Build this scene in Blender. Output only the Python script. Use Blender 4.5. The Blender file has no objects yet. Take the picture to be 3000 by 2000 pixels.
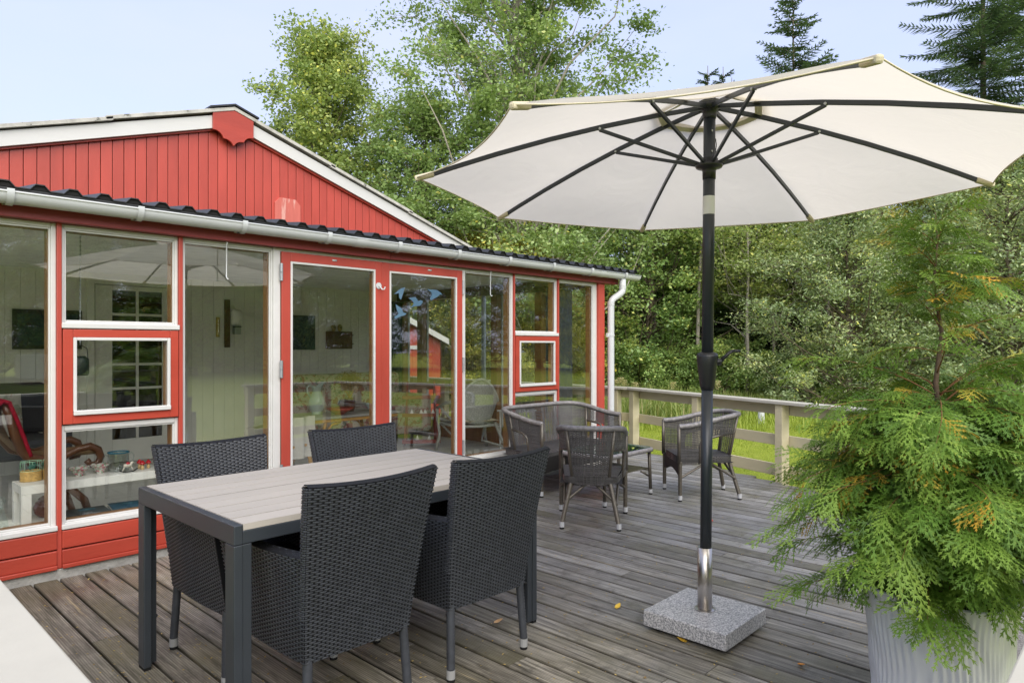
import bpy, bmesh, math, random
import numpy as np
from mathutils import Vector, Matrix
R = math.radians
sc = bpy.context.scene
COL = sc.collection
rnd = random.Random(7)

# ------------------------------------------------------------ camera
TH = math.atan(1900 / 2000.0)
CT, ST = math.cos(TH), math.sin(TH)
CAM = Vector((0, -4.62, 1.33))
cd = bpy.data.cameras.new('camera')
cd.sensor_width = 36; cd.lens = 24.0; cd.shift_y = 13 / 3000.0
cd.clip_start = 0.05; cd.clip_end = 600
cam = bpy.data.objects.new('camera', cd)
cam.location = CAM; cam.rotation_euler = (R(90), 0, TH - R(90))
COL.objects.link(cam); sc.camera = cam

# ------------------------------------------------------------ sky, sun, exposure
SUN_EL, SUN_AZ = R(37), R(-118)          # azimuth of the direction towards the sun, measured from +X
w = bpy.data.worlds.new('World'); sc.world = w; w.use_nodes = True
nt = w.node_tree; nt.nodes.clear()
N = nt.nodes.new; Lk = nt.links.new
sky = N('ShaderNodeTexSky'); sky.sky_type = 'NISHITA'; sky.sun_disc = False
sky.sun_elevation = SUN_EL; sky.sun_rotation = R(90) - SUN_AZ
sky.air_density = 1.0; sky.dust_density = 1.2; sky.ozone_density = 1.5
tc = N('ShaderNodeTexCoord'); mp = N('ShaderNodeMapping'); mp.inputs['Scale'].default_value = (1.0, 1.0, 2.6)
nz = N('ShaderNodeTexNoise'); nz.inputs['Scale'].default_value = 1.7; nz.inputs['Detail'].default_value = 5; nz.inputs['Roughness'].default_value = .55
rp = N('ShaderNodeMapRange'); rp.inputs[1].default_value = .32; rp.inputs[2].default_value = .72; rp.inputs[3].default_value = .70; rp.inputs[4].default_value = .95
mx = N('ShaderNodeMix'); mx.data_type = 'RGBA'
mx.inputs[7].default_value = (2.95, 3.22, 4.55, 1)       # thin bright cloud veil
bg = N('ShaderNodeBackground'); bg.inputs[1].default_value = .10
out = N('ShaderNodeOutputWorld')
Lk(tc.outputs['Generated'], mp.inputs[0]); Lk(mp.outputs[0], nz.inputs[0]); Lk(nz.outputs[0], rp.inputs[0])
Lk(rp.outputs[0], mx.inputs[0]); Lk(sky.outputs[0], mx.inputs[6]); Lk(mx.outputs[2], bg.inputs[0]); Lk(bg.outputs[0], out.inputs[0])
sd = bpy.data.lights.new('sun', 'SUN'); sd.energy = 2.2; sd.angle = R(75); sd.color = (1, .94, .85)
so = bpy.data.objects.new('sun', sd); COL.objects.link(so)
dirv = Vector((math.cos(SUN_EL) * math.cos(SUN_AZ), math.cos(SUN_EL) * math.sin(SUN_AZ), math.sin(SUN_EL)))
so.rotation_euler = dirv.to_track_quat('Z', 'Y').to_euler(); so.location = (0, -10, 20)
vs = sc.view_settings; vs.view_transform = 'Standard'; vs.look = 'None'; vs.exposure = 1.45; vs.gamma = 1; vs.use_curve_mapping = False
sc.cycles.transparent_max_bounces = 16
sc.cycles.max_bounces = 10
sc.cycles.caustics_reflective = False; sc.cycles.caustics_refractive = False

# ------------------------------------------------------------ pixels to points (photo is 3000 x 2000)
def ray(px, py):
    t = (px - 1500) / 2000.0; v = (1013 - py) / 2000.0
    return Vector((CT + t * ST, ST - t * CT, v))
def on_z(px, py, z=0.0):
    r = ray(px, py); return CAM + r * ((z - CAM.z) / r.z)
def on_y(px, py, y=0.0):
    r = ray(px, py); return CAM + r * ((y - CAM.y) / r.y)
def on_d(px, py, dep):
    return CAM + ray(px, py) * dep

# ------------------------------------------------------------ materials
def newmat(name):
    m = bpy.data.materials.new(name); m.use_nodes = True
    t = m.node_tree; t.nodes.clear()
    o = t.nodes.new('ShaderNodeOutputMaterial')
    return m, t, o
def rgb(c): return (c[0], c[1], c[2], 1)
def mixc(t, fac, a, b, mode='MIX'):
    n = t.nodes.new('ShaderNodeMix'); n.data_type = 'RGBA'; n.blend_type = mode
    for i, v in ((0, fac), (6, a), (7, b)):
        if hasattr(v, 'is_linked'): t.links.new(v, n.inputs[i])
        elif i == 0: n.inputs[0].default_value = v
        else: n.inputs[i].default_value = rgb(v)
    return n.outputs[2]
def ramp(t, src, lo, hi, a=0.0, b=1.0):
    n = t.nodes.new('ShaderNodeMapRange'); t.links.new(src, n.inputs[0])
    for i, v in ((1, lo), (2, hi), (3, a), (4, b)): n.inputs[i].default_value = v
    return n.outputs[0]
def coords(t, scale=(1, 1, 1), randomise=False, kind='Object'):
    tc = t.nodes.new('ShaderNodeTexCoord'); mp = t.nodes.new('ShaderNodeMapping')
    mp.inputs['Scale'].default_value = scale
    t.links.new(tc.outputs[kind], mp.inputs[0])
    if randomise:
        oi = t.nodes.new('ShaderNodeObjectInfo'); mm = t.nodes.new('ShaderNodeMath'); mm.operation = 'MULTIPLY'; mm.inputs[1].default_value = 57.0
        t.links.new(oi.outputs['Random'], mm.inputs[0]); t.links.new(mm.outputs[0], mp.inputs['Location'])
    return mp.outputs[0]
def noise(t, vec, scale, detail=4, rough=.55, dist=0.0):
    n = t.nodes.new('ShaderNodeTexNoise'); t.links.new(vec, n.inputs['Vector'])
    n.inputs['Scale'].default_value = scale; n.inputs['Detail'].default_value = detail; n.inputs['Roughness'].default_value = rough; n.inputs['Distortion'].default_value = dist
    return n.outputs[0]
def bumpn(t, h, strength, dist=.005, prev=None):
    b = t.nodes.new('ShaderNodeBump'); b.inputs['Strength'].default_value = strength; b.inputs['Distance'].default_value = dist
    t.links.new(h, b.inputs['Height'])
    if prev is not None: t.links.new(prev, b.inputs['Normal'])
    return b.outputs[0]
def pm(name, col, rough=.5, spec=.5, metal=0.0, var=.12, vscale=6.0, stretch=(1, 1, 1), bump=0.0, bscale=80.0, orand=0.0, wear=None, wthr=.66, wscale=18.0, rvar=0.0, coat=0.0, bdist=.003):
    """one painted / wooden / metal surface: base colour, mottling, optional worn spots, fine relief"""
    m, t, o = newmat(name)
    p = t.nodes.new('ShaderNodeBsdfPrincipled'); t.links.new(p.outputs[0], o.inputs[0])
    p.inputs['Roughness'].default_value = rough; p.inputs['Metallic'].default_value = metal
    p.inputs['Specular IOR Level'].default_value = spec; p.inputs['Coat Weight'].default_value = coat
    v = coords(t, stretch, orand > 0)
    n1 = noise(t, v, vscale, 5, .6)
    c = mixc(t, ramp(t, n1, .3, .7), [x * (1 - var) for x in col], [min(1, x * (1 + var)) for x in col])
    if orand > 0:
        oi = t.nodes.new('ShaderNodeObjectInfo')
        c = mixc(t, 1.0, c, (1, 1, 1), 'MULTIPLY')
        k = t.nodes.new('ShaderNodeCombineColor')
        s = ramp(t, oi.outputs['Random'], 0, 1, 1 - orand, 1 + orand)
        for i in range(3): t.links.new(s, k.inputs[i])
        c = mixc(t, 1.0, c, k.outputs[0], 'MULTIPLY')
    if wear is not None:
        n2 = noise(t, v, wscale, 6, .7)
        c = mixc(t, ramp(t, n2, wthr, wthr + .06), c, wear)
    t.links.new(c, p.inputs['Base Color'])
    if rvar > 0:
        t.links.new(ramp(t, noise(t, v, vscale * .6, 3), .3, .7, max(.02, rough - rvar), rough + rvar), p.inputs['Roughness'])
    if bump > 0:
        t.links.new(bumpn(t, noise(t, v, bscale, 4, .6), bump, bdist), p.inputs['Normal'])
    return m
M = {}
M['red'] = pm('red_paint', (.405, .060, .040), .38, .45, var=.14, vscale=4, stretch=(1, 1, .25), bump=.35, bscale=60, orand=.06, wear=(.60, .40, .34), wthr=.735, wscale=24)
M['redh'] = pm('red_paint_horizontal', (.37, .050, .030), .36, .45, var=.16, vscale=4, stretch=(.2, 1, 1), bump=.4, bscale=70, orand=.06, wear=(.55, .36, .30), wthr=.74, wscale=26)
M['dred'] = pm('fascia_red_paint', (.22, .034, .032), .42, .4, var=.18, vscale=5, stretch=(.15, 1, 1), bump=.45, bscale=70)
M['fadedred'] = pm('faded_red_plywood', (.50, .13, .10), .7, .3, var=.15, vscale=9, stretch=(1, 1, .1), wear=(.58, .30, .25), wthr=.56, wscale=14, bump=.3)
M['white'] = pm('white_window_paint', (.57, .57, .55), .35, .45, var=.05, vscale=7, wear=(.50, .49, .42), wthr=.70, wscale=9, bump=.12, bscale=50)
M['barge'] = pm('white_barge_paint', (.54, .54, .52), .5, .4, var=.06, vscale=3, stretch=(.2, 1, 1), wear=(.5, .5, .45), wthr=.70, wscale=10, bump=.2)
M['pvc'] = pm('white_pvc', (.51, .53, .535), .28, .5, var=.04, vscale=3, wear=(.52, .53, .50), wthr=.68, wscale=7)
M['iwhite'] = pm('interior_white_board', (.86, .855, .79), .55, .35, var=.04, orand=.03)
M['brownwood'] = pm('brown_varnished_wood', (.28, .135, .05), .4, .4, var=.25, vscale=6, stretch=(1, 1, .12), bump=.2)
M['darkwood'] = pm('dark_stained_wood', (.11, .045, .020), .3, .5, var=.3, vscale=8, stretch=(.3, 1, 1))
M['black_roof'] = pm('black_roof_sheet', (.020, .021, .022), .42, .45, var=.3, vscale=5, bump=.15, wear=(.12, .12, .10), wthr=.68, wscale=12)
M['fibre'] = pm('weathered_fibre_cement', (.42, .41, .37), .85, .2, var=.25, vscale=9, wear=(.12, .12, .10), wthr=.60, wscale=11, bump=.5, bscale=40)
M['concrete'] = pm('rough_concrete', (.38, .37, .34), .9, .2, var=.2, vscale=14, bump=.9, bscale=60, bdist=.01)
M['steel'] = pm('brushed_steel', (.50, .47, .43), .30, .5, metal=1, var=.05, stretch=(1, 1, 12), bump=.05)
M['zinc'] = pm('zinc_hinge', (.42, .45, .47), .42, .5, metal=.8, var=.12, vscale=30)
M['fence'] = pm('fence_khaki_paint', (.56, .51, .33), .62, .3, var=.12, vscale=5, stretch=(.25, .25, .9), bump=.4, bscale=45, orand=.05, wear=(.33, .29, .19), wthr=.68, wscale=9)
M['cap'] = pm('cream_cap_paint', (.47, .45, .375), .50, .4, var=.05, vscale=4, wear=(.33, .30, .22), wthr=.69, wscale=16, bump=.15)
M['anth'] = pm('anthracite_powder_coat', (.030, .036, .043), .38, .5, var=.06, vscale=10, bump=.08, bscale=300)
M['pole'] = pm('umbrella_pole_coat', (.018, .023, .027), .34, .5, var=.05, vscale=10)
M['plastic'] = pm('black_plastic', (.013, .014, .016), .35, .5, var=.05)
M['slat'] = pm('grey_beige_slat', (.37, .343, .30), .5, .35, var=.05, vscale=5, stretch=(.08, 1, 1), bump=.25, bscale=160, orand=.025)
M['cap_grey'] = pm('grey_plastic_foot', (.27, .275, .27), .45, .4, var=.04)
M['cap_silver'] = pm('silver_foot', (.42, .43, .44), .3, .5, var=.04)
M['rubber'] = pm('black_rubber', (.012, .012, .012), .7, .2)
M['wick'] = pm('black_poly_rattan', (.036, .040, .047), .38, .5, var=.25, vscale=30, bump=.1, bscale=300)
M['wick2'] = pm('grey_brown_poly_rattan', (.078, .075, .074), .36, .5, var=.55, vscale=7, stretch=(.5, .5, 14), bump=.15, bscale=200)
M['rim2'] = pm('grey_rattan_rim', (.20, .19, .185), .38, .5, var=.35, vscale=40, bump=.3, bscale=150)
M['leg2'] = pm('bronze_wrapped_leg', (.10, .088, .07), .3, .5, metal=.35, var=.3, vscale=10, stretch=(1, 1, 30), bump=.2)
M['pot'] = pm('white_pot_glaze', (.66, .67, .68), .30, .5, var=.05, vscale=4)
M['soil'] = pm('potting_soil', (.03, .022, .015), .95, .1, var=.4, vscale=40, bump=1, bscale=60)
M['bark'] = pm('tree_bark', (.13, .105, .075), .9, .2, var=.4, vscale=7, stretch=(1, 1, .25), bump=.8, bscale=20, bdist=.02)
M['palebark'] = pm('pale_birch_bark', (.33, .30, .25), .85, .2, var=.35, vscale=9, stretch=(1, 1, 3), bump=.5, bscale=20, bdist=.01)
M['twig'] = pm('orange_brown_twig', (.17, .085, .035), .7, .2, var=.3, vscale=20)
M['thujabark'] = pm('thuja_bark', (.11, .075, .05), .85, .2, var=.4, vscale=20, stretch=(1, 1, .3), bump=.6)

def simple(name, col, rough=.5, **k):
    M[name] = pm(name, col, rough, **k); return M[name]
# woven deck planks: ribbed, weathered, damp
def deck_mat():
    m, t, o = newmat('weathered_deck_plank')
    p = t.nodes.new('ShaderNodeBsdfPrincipled'); t.links.new(p.outputs[0], o.inputs[0])
    v = coords(t, (1, .05, 1), True); vf = coords(t, (1, 1, 1), True)
    vw = coords(t, (1, 1, 1), False, 'Object')
    geo = t.nodes.new('ShaderNodeNewGeometry')
    grain = noise(t, v, 55, 6, .7, .6)
    patch = noise(t, vf, 1.3, 4, .6)
    wp = t.nodes.new('ShaderNodeMapping'); wp.inputs['Scale'].default_value = (1, 1, 1); t.links.new(geo.outputs['Position'], wp.inputs[0])
    big = noise(t, wp.outputs[0], .55, 4, .6)
    sp = t.nodes.new('ShaderNodeSeparateXYZ'); t.links.new(geo.outputs['Position'], sp.inputs[0])
    zone = t.nodes.new('ShaderNodeMath'); zone.operation = 'MULTIPLY_ADD'; zone.inputs[1].default_value = .085; t.links.new(sp.outputs[0], zone.inputs[0]); t.links.new(big, zone.inputs[2])   # greyer out in the open
    c = mixc(t, ramp(t, grain, .36, .66), (.058, .052, .038), (.390, .358, .290))
    c = mixc(t, ramp(t, zone.outputs[0], .66, 1.02), c, mixc(t, ramp(t, grain, .32, .68), (.165, .166, .166), (.455, .458, .460)))           # greyed boards
    c = mixc(t, ramp(t, patch, .47, .66, 0, .62), c, (.120, .112, .052))                   # algae
    c = mixc(t, ramp(t, noise(t, vf, 9, 5, .7), .54, .68, 0, .6), c, (.070, .064, .048))   # damp blotches
    c = mixc(t, ramp(t, noise(t, v, 20, 4, .7), .655, .72, 0, .8), c, (.54, .45, .28))   # bare fibres
    oi = t.nodes.new('ShaderNodeObjectInfo'); k = t.nodes.new('ShaderNodeCombineColor')
    s = ramp(t, oi.outputs['Random'], 0, 1, .74, 1.22)
    for i in range(3): t.links.new(s, k.inputs[i])
    c = mixc(t, 1.0, c, k.outputs[0], 'MULTIPLY')
    # ribs: fine grooves along the plank
    sx = t.nodes.new('ShaderNodeSeparateXYZ'); t.links.new(vw, sx.inputs[0])
    mm = t.nodes.new('ShaderNodeMath'); mm.operation = 'MULTIPLY'; mm.inputs[1].default_value = 2 * math.pi / .0098; t.links.new(sx.outputs[0], mm.inputs[0])
    sn = t.nodes.new('ShaderNodeMath'); sn.operation = 'SINE'; t.links.new(mm.outputs[0], sn.inputs[0])
    g = ramp(t, sn.outputs[0], -.9, .1)
    c = mixc(t, ramp(t, sn.outputs[0], -1, -.15, .62, 0), c, (.045, .040, .030))
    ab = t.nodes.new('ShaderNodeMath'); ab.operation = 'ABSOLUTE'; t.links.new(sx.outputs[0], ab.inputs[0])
    c = mixc(t, ramp(t, ab.outputs[0], .0495, .0560, 0, .65), c, (.030, .026, .019))      # dark of the gaps painted onto the plank edges
    t.links.new(c, p.inputs['Base Color'])
    t.links.new(ramp(t, noise(t, wp.outputs[0], 1.6, 4, .6), .35, .65, .30, .62), p.inputs['Roughness'])
    p.inputs['Specular IOR Level'].default_value = .5
    b = bumpn(t, g, .55, .0025); b = bumpn(t, grain, .35, .003, b)
    t.links.new(b, p.inputs['Normal'])
    return m
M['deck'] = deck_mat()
def granite():
    m, t, o = newmat('speckled_granite'); p = t.nodes.new('ShaderNodeBsdfPrincipled'); t.links.new(p.outputs[0], o.inputs[0])
    v = coords(t); n = noise(t, v, 130, 3, .7); n2 = noise(t, v, 260, 2, .6)
    c = mixc(t, ramp(t, n, .42, .58), (.19, .195, .20), (.58, .57, .56)); c = mixc(t, ramp(t, n2, .60, .66), c, (.03, .03, .032))
    t.links.new(c, p.inputs['Base Color']); p.inputs['Roughness'].default_value = .35
    t.links.new(bumpn(t, n2, .15, .002), p.inputs['Normal']); return m
M['granite'] = granite()
def glass(name, base=.115, tint=(.985, .995, .985)):
    m, t, o = newmat(name)
    tr = t.nodes.new('ShaderNodeBsdfTransparent'); tr.inputs[0].default_value = rgb(tint)
    gl = t.nodes.new('ShaderNodeBsdfGlossy'); gl.inputs['Roughness'].default_value = 0.0; gl.inputs[0].default_value = (.97, 1, .98, 1)
    vv = coords(t, (1, 1, 1)); t.links.new(bumpn(t, noise(t, vv, 1.6, 2), .018, .02), gl.inputs['Normal'])
    lw = t.nodes.new('ShaderNodeLayerWeight'); lw.inputs[0].default_value = .5
    pw = t.nodes.new('ShaderNodeMath'); pw.operation = 'POWER'; pw.inputs[1].default_value = 4.0; t.links.new(lw.outputs['Facing'], pw.inputs[0])
    a = t.nodes.new('ShaderNodeMath'); a.operation = 'MULTIPLY_ADD'; a.use_clamp = True; a.inputs[1].default_value = 1 - base; a.inputs[2].default_value = base; t.links.new(pw.outputs[0], a.inputs[0])
    mx = t.nodes.new('ShaderNodeMixShader'); t.links.new(a.outputs[0], mx.inputs[0]); t.links.new(tr.outputs[0], mx.inputs[1]); t.links.new(gl.outputs[0], mx.inputs[2])
    t.links.new(mx.outputs[0], o.inputs[0]); return m
M['glass'] = glass('window_glass', .105)
M['clearglass'] = glass('clear_glass', .06, (.90, .94, .93))
M['tableglass'] = glass('greenish_table_glass', .06, (.62, .78, .74))
def canvas():
    m, t, o = newmat('ecru_canvas')
    d = t.nodes.new('ShaderNodeBsdfDiffuse'); d.inputs[0].default_value = (.72, .70, .64, 1)
    tl = t.nodes.new('ShaderNodeBsdfTranslucent'); tl.inputs[0].default_value = (.76, .71, .61, 1)
    v = coords(t, (1, 1, 1)); nn = noise(t, v, 2.2, 4, .6, .5)
    c = mixc(t, ramp(t, nn, .3, .7), (.66, .62, .535), (.74, .705, .62)); t.links.new(c, d.inputs[0])
    b = bumpn(t, noise(t, v, 5, 3, .5, 1.0), .25, .02); t.links.new(b, d.inputs['Normal']); t.links.new(b, tl.inputs['Normal'])
    mx = t.nodes.new('ShaderNodeMixShader'); mx.inputs[0].default_value = .56
    t.links.new(d.outputs[0], mx.inputs[1]); t.links.new(tl.outputs[0], mx.inputs[2]); t.links.new(mx.outputs[0], o.inputs[0]); return m
M['canvas'] = canvas()
M['hem'] = pm('tan_canvas_hem', (.56, .50, .36), .8, .2, var=.08, vscale=20)
def leaf(name, cols, rough=.42, trans=.35, tcol=(.30, .42, .06), spec=.45):
    m, t, o = newmat(name)
    at = t.nodes.new('ShaderNodeAttribute'); at.attribute_name = 'tint'
    cr = t.nodes.new('ShaderNodeValToRGB'); t.links.new(at.outputs['Fac'], cr.inputs[0])
    e = cr.color_ramp.elements
    while len(e) < len(cols): e.new(.5)
    for i, (pos, c) in enumerate(cols): e[i].position = pos; e[i].color = rgb(c)
    p = t.nodes.new('ShaderNodeBsdfPrincipled'); p.inputs['Roughness'].default_value = rough; p.inputs['Specular IOR Level'].default_value = spec
    t.links.new(cr.outputs[0], p.inputs['Base Color'])
    tl = t.nodes.new('ShaderNodeBsdfTranslucent'); t.links.new(mixc(t, .55, cr.outputs[0], tcol), tl.inputs[0])
    mx = t.nodes.new('ShaderNodeMixShader'); mx.inputs[0].default_value = trans
    t.links.new(p.outputs[0], mx.inputs[1]); t.links.new(tl.outputs[0], mx.inputs[2]); t.links.new(mx.outputs[0], o.inputs[0]); return m
M['aspen'] = leaf('aspen_leaf', [(0, (0.149, 0.233, 0.074)), (0.5, (0.287, 0.4, 0.138)), (0.93, (0.498, 0.578, 0.232)), (1, (0.7, 0.622, 0.126))], .35, .35)
M['birch'] = leaf('birch_leaf', [(0, (0.19, 0.272, 0.083)), (0.5, (0.367, 0.45, 0.149)), (0.86, (0.56, 0.568, 0.163)), (1, (0.698, 0.697, 0.129))], .45, .38)
M['maple'] = leaf('maple_leaf', [(0, (0.162, 0.273, 0.092)), (0.55, (0.334, 0.482, 0.143)), (0.94, (0.649, 0.7, 0.186)), (1, (0.7, 0.7, 0.207))], .45, .32)
M['willow'] = leaf('willow_leaf', [(0, (0.204, 0.277, 0.143)), (0.5, (0.356, 0.448, 0.215)), (0.9, (0.627, 0.665, 0.272)), (1, (0.7, 0.7, 0.143))], .45, .32)
M['yellowing'] = leaf('yellowing_leaf', [(0, (0.19, 0.219, 0.054)), (0.5, (0.404, 0.378, 0.072)), (0.9, (0.7, 0.549, 0.089)), (1, (0.7, 0.514, 0.054))], .45, .38)
M['spruce'] = leaf('spruce_needles', [(0, (0.104, 0.158, 0.086)), (0.6, (0.198, 0.291, 0.144)), (1, (0.443, 0.509, 0.239))], .6, .12, (.06, .10, .03), .25)
M['thuja'] = leaf('thuja_scales', [(0, (.030, .078, .014)), (.4, (.105, .205, .026)), (.88, (.23, .35, .055)), (.95, (.36, .36, .05)), (1, (.60, .34, .04))], .5, .32, (.30, .46, .06), .3)
M['reed'] = leaf('reed_blade', [(0, (0.106, 0.169, 0.037)), (0.6, (0.25, 0.312, 0.075)), (0.9, (0.425, 0.4, 0.138)), (1, (0.525, 0.45, 0.237))], .5, .35)
M['grass'] = leaf('grass_blade', [(0, (.17, .24, .025)), (.6, (.31, .39, .042)), (1, (.46, .46, .09))], .55, .35)
def lawn():
    m, t, o = newmat('mown_lawn'); p = t.nodes.new('ShaderNodeBsdfPrincipled'); t.links.new(p.outputs[0], o.inputs[0])
    v = coords(t); a = noise(t, v, .6, 4); b = noise(t, v, 55, 3, .7); d = noise(t, v, 3.2, 5, .6)
    c = mixc(t, ramp(t, a, .35, .65), (.26, .33, .030), (.36, .42, .048))
    c = mixc(t, ramp(t, b, .35, .7, 0, .7), c, (.15, .215, .020)); c = mixc(t, ramp(t, d, .60, .75, 0, .6), c, (.42, .39, .10))
    t.links.new(c, p.inputs['Base Color']); p.inputs['Roughness'].default_value = .8; p.inputs['Specular IOR Level'].default_value = .2
    t.links.new(bumpn(t, b, 1.0, .03), p.inputs['Normal']); return m
M['lawn'] = lawn()

# ------------------------------------------------------------ mesh helpers
class MB:
    def __init__(s): s.v = []; s.f = []
    def add(s, vs, fs):
        o = len(s.v); s.v += [tuple(x) for x in vs]; s.f += [tuple(i + o for i in f) for f in fs]; return s
    def box(s, x0, x1, y0, y1, z0, z1, mat=None):
        vs = [Vector(q) for q in ((x0, y0, z0), (x1, y0, z0), (x1, y1, z0), (x0, y1, z0), (x0, y0, z1), (x1, y0, z1), (x1, y1, z1), (x0, y1, z1))]
        if mat is not None: vs = [mat @ q for q in vs]
        return s.add(vs, ((0, 3, 2, 1), (4, 5, 6, 7), (0, 1, 5, 4), (1, 2, 6, 5), (2, 3, 7, 6), (3, 0, 4, 7)))
    def bar(s, a, b, wx, wz, up=(0, 0, 1)):
        a, b = Vector(a), Vector(b); d = (b - a); L = d.length; d.normalize(); u = Vector(up)
        x = d.cross(u)
        if x.length < 1e-4: x = d.cross(Vector((1, 0, 0)))
        x.normalize(); z = x.cross(d)
        m = Matrix((x, d, z)).transposed().to_4x4(); m.translation = a
        return s.box(-wx / 2, wx / 2, 0, L, -wz / 2, wz / 2, m)
    def tube(s, pts, r, n=8, cap=True, closed=False):
        pts = [Vector(p) for p in pts]; k = len(pts); rr = r if hasattr(r, '__len__') else [r] * k
        o = len(s.v); prev = None
        for i, p in enumerate(pts):
            if closed: d = pts[(i + 1) % k] - pts[i - 1]
            else: d = pts[min(i + 1, k - 1)] - pts[max(i - 1, 0)]
            if d.length < 1e-9: d = Vector((0, 0, 1))
            d.normalize()
            if prev is None:
                x = d.cross(Vector((0, 0, 1)))
                if x.length < 1e-3: x = d.cross(Vector((1, 0, 0)))
            else: x = prev - d * prev.dot(d)
            x.normalize(); prev = x; y = d.cross(x)
            for j in range(n):
                a = 2 * math.pi * j / n; s.v.append(tuple(p + (x * math.cos(a) + y * math.sin(a)) * rr[i]))
        seg = k if closed else k - 1
        for i in range(seg):
            i2 = (i + 1) % k
            for j in range(n):
                j2 = (j + 1) % n; s.f.append((o + i * n + j, o + i * n + j2, o + i2 * n + j2, o + i2 * n + j))
        if cap and not closed:
            s.f.append(tuple(o + j for j in range(n - 1, -1, -1))); s.f.append(tuple(o + (k - 1) * n + j for j in range(n)))
        return s
    def lathe(s, prof, c=(0, 0, 0), n=16, cap0=True, cap1=True):
        o = len(s.v); k = len(prof)
        for r_, z_ in prof:
            for j in range(n):
                a = 2 * math.pi * j / n; s.v.append((c[0] + r_ * math.cos(a), c[1] + r_ * math.sin(a), c[2] + z_))
        for i in range(k - 1):
            for j in range(n):
                j2 = (j + 1) % n; s.f.append((o + i * n + j, o + i * n + j2, o + (i + 1) * n + j2, o + (i + 1) * n + j))
        if cap0: s.f.append(tuple(o + j for j in range(n - 1, -1, -1)))
        if cap1: s.f.append(tuple(o + (k - 1) * n + j for j in range(n)))
        return s
    def prism(s, poly, a, b, axis='y'):
        """poly: list of (p, q); extruded between a and b along axis"""
        n = len(poly)
        def mk(p, q, h): return (p, h, q) if axis == 'y' else ((h, p, q) if axis == 'x' else (p, q, h))
        vs = [mk(p, q, a) for p, q in poly] + [mk(p, q, b) for p, q in poly]
        return s.add(vs, [tuple(range(n)), tuple(range(2 * n - 1, n - 1, -1))] + [(i, (i + 1) % n + 0, (i + 1) % n + n, i + n) for i in range(n)])
    def grid(s, fn, nu, nv):
        o = len(s.v)
        for j in range(nv + 1):
            for i in range(nu + 1): s.v.append(tuple(fn(i / nu, j / nv)))
        for j in range(nv):
            for i in range(nu):
                a = o + j * (nu + 1) + i; s.f.append((a, a + 1, a + nu + 2, a + nu + 1))
        return s
    def build(s, name, mat, parent=None, smooth=False, bevel=0.0, loc=None, fix=True):
        me = bpy.data.meshes.new(name); me.from_pydata(s.v, [], s.f)
        if fix:
            bm = bmesh.new(); bm.from_mesh(me); bmesh.ops.recalc_face_normals(bm, faces=bm.faces); bm.to_mesh(me); bm.free()
        if smooth: me.polygons.foreach_set('use_smooth', [True] * len(me.polygons))
        me.materials.append(M[mat] if isinstance(mat, str) else mat)
        ob = bpy.data.objects.new(name, me); COL.objects.link(ob)
        if parent is not None: ob.parent = parent
        if loc is not None: ob.location = loc
        if bevel > 0:
            b = ob.modifiers.new('edge', 'BEVEL'); b.width = bevel; b.segments = 2; b.limit_method = 'ANGLE'; b.angle_limit = R(40)
        return ob
def tag(o, label=None, cat=None, group=None, kind=None):
    if label: o['label'] = label
    if cat: o['category'] = cat
    if group: o['group'] = group
    if kind: o['kind'] = kind
    return o
def thing(name, label, cat, loc=(0, 0, 0), rz=0.0, group=None):
    o = bpy.data.objects.new(name, None); o.empty_display_size = .1; COL.objects.link(o)
    o.location = loc; o.rotation_euler = (0, 0, rz)
    return tag(o, label, cat, group)
def dup(root, loc, rz, label=None, group=None, scale=None):
    r = root.copy(); COL.objects.link(r); r.location = loc; r.rotation_euler = (0, 0, rz)
    if scale is not None: r.scale = scale if hasattr(scale, '__len__') else (scale,) * 3
    if label: r['label'] = label
    if group: r['group'] = group
    for ch in root.children:
        c = ch.copy(); COL.objects.link(c); c.parent = r
        for g in ch.children:
            e = g.copy(); COL.objects.link(e); e.parent = c
    return r
def bx(name, mat, parent, x0, x1, y0, y1, z0, z1, bevel=.003):
    return MB().box(x0, x1, y0, y1, z0, z1).build(name, mat, parent, bevel=bevel, fix=False)
def share(src, name, parent, loc=(0, 0, 0), rot=(0, 0, 0), scale=(1, 1, 1)):
    o = src.copy(); o.name = name; COL.objects.link(o); o.parent = parent; o.location = loc; o.rotation_euler = rot; o.scale = scale
    return o
def fastmesh(name, V, F, mat, parent=None, tint=None, smooth=False):
    """V (n,3) array, F (m,4) or (m,3) array; tint (m) per face"""
    me = bpy.data.meshes.new(name); k = F.shape[1]
    me.vertices.add(len(V)); me.vertices.foreach_set('co', np.ascontiguousarray(V, dtype=np.float32).ravel())
    me.loops.add(F.size); me.loops.foreach_set('vertex_index', np.ascontiguousarray(F, dtype=np.int32).ravel())
    me.polygons.add(len(F)); me.polygons.foreach_set('loop_start', np.arange(0, F.size, k, dtype=np.int32))
    if tint is not None:
        a = me.attributes.new('tint', 'FLOAT', 'FACE'); a.data.foreach_set('value', np.ascontiguousarray(tint, dtype=np.float32))
    me.update(calc_edges=True)
    if smooth: me.polygons.foreach_set('use_smooth', np.ones(len(F), dtype=bool))
    me.materials.append(M[mat] if isinstance(mat, str) else mat)
    ob = bpy.data.objects.new(name, me); COL.objects.link(ob)
    if parent is not None: ob.parent = parent
    return ob
# ============================================================ SETTING: ground, deck
GZ = -.16
g = MB().grid(lambda u, v: (-90 + 200 * u, -110 + 200 * v, GZ + .05 * math.sin(u * 31) * math.sin(v * 27)), 60, 60).build('ground', 'lawn', smooth=True, fix=False)
tag(g, kind='structure')
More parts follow.
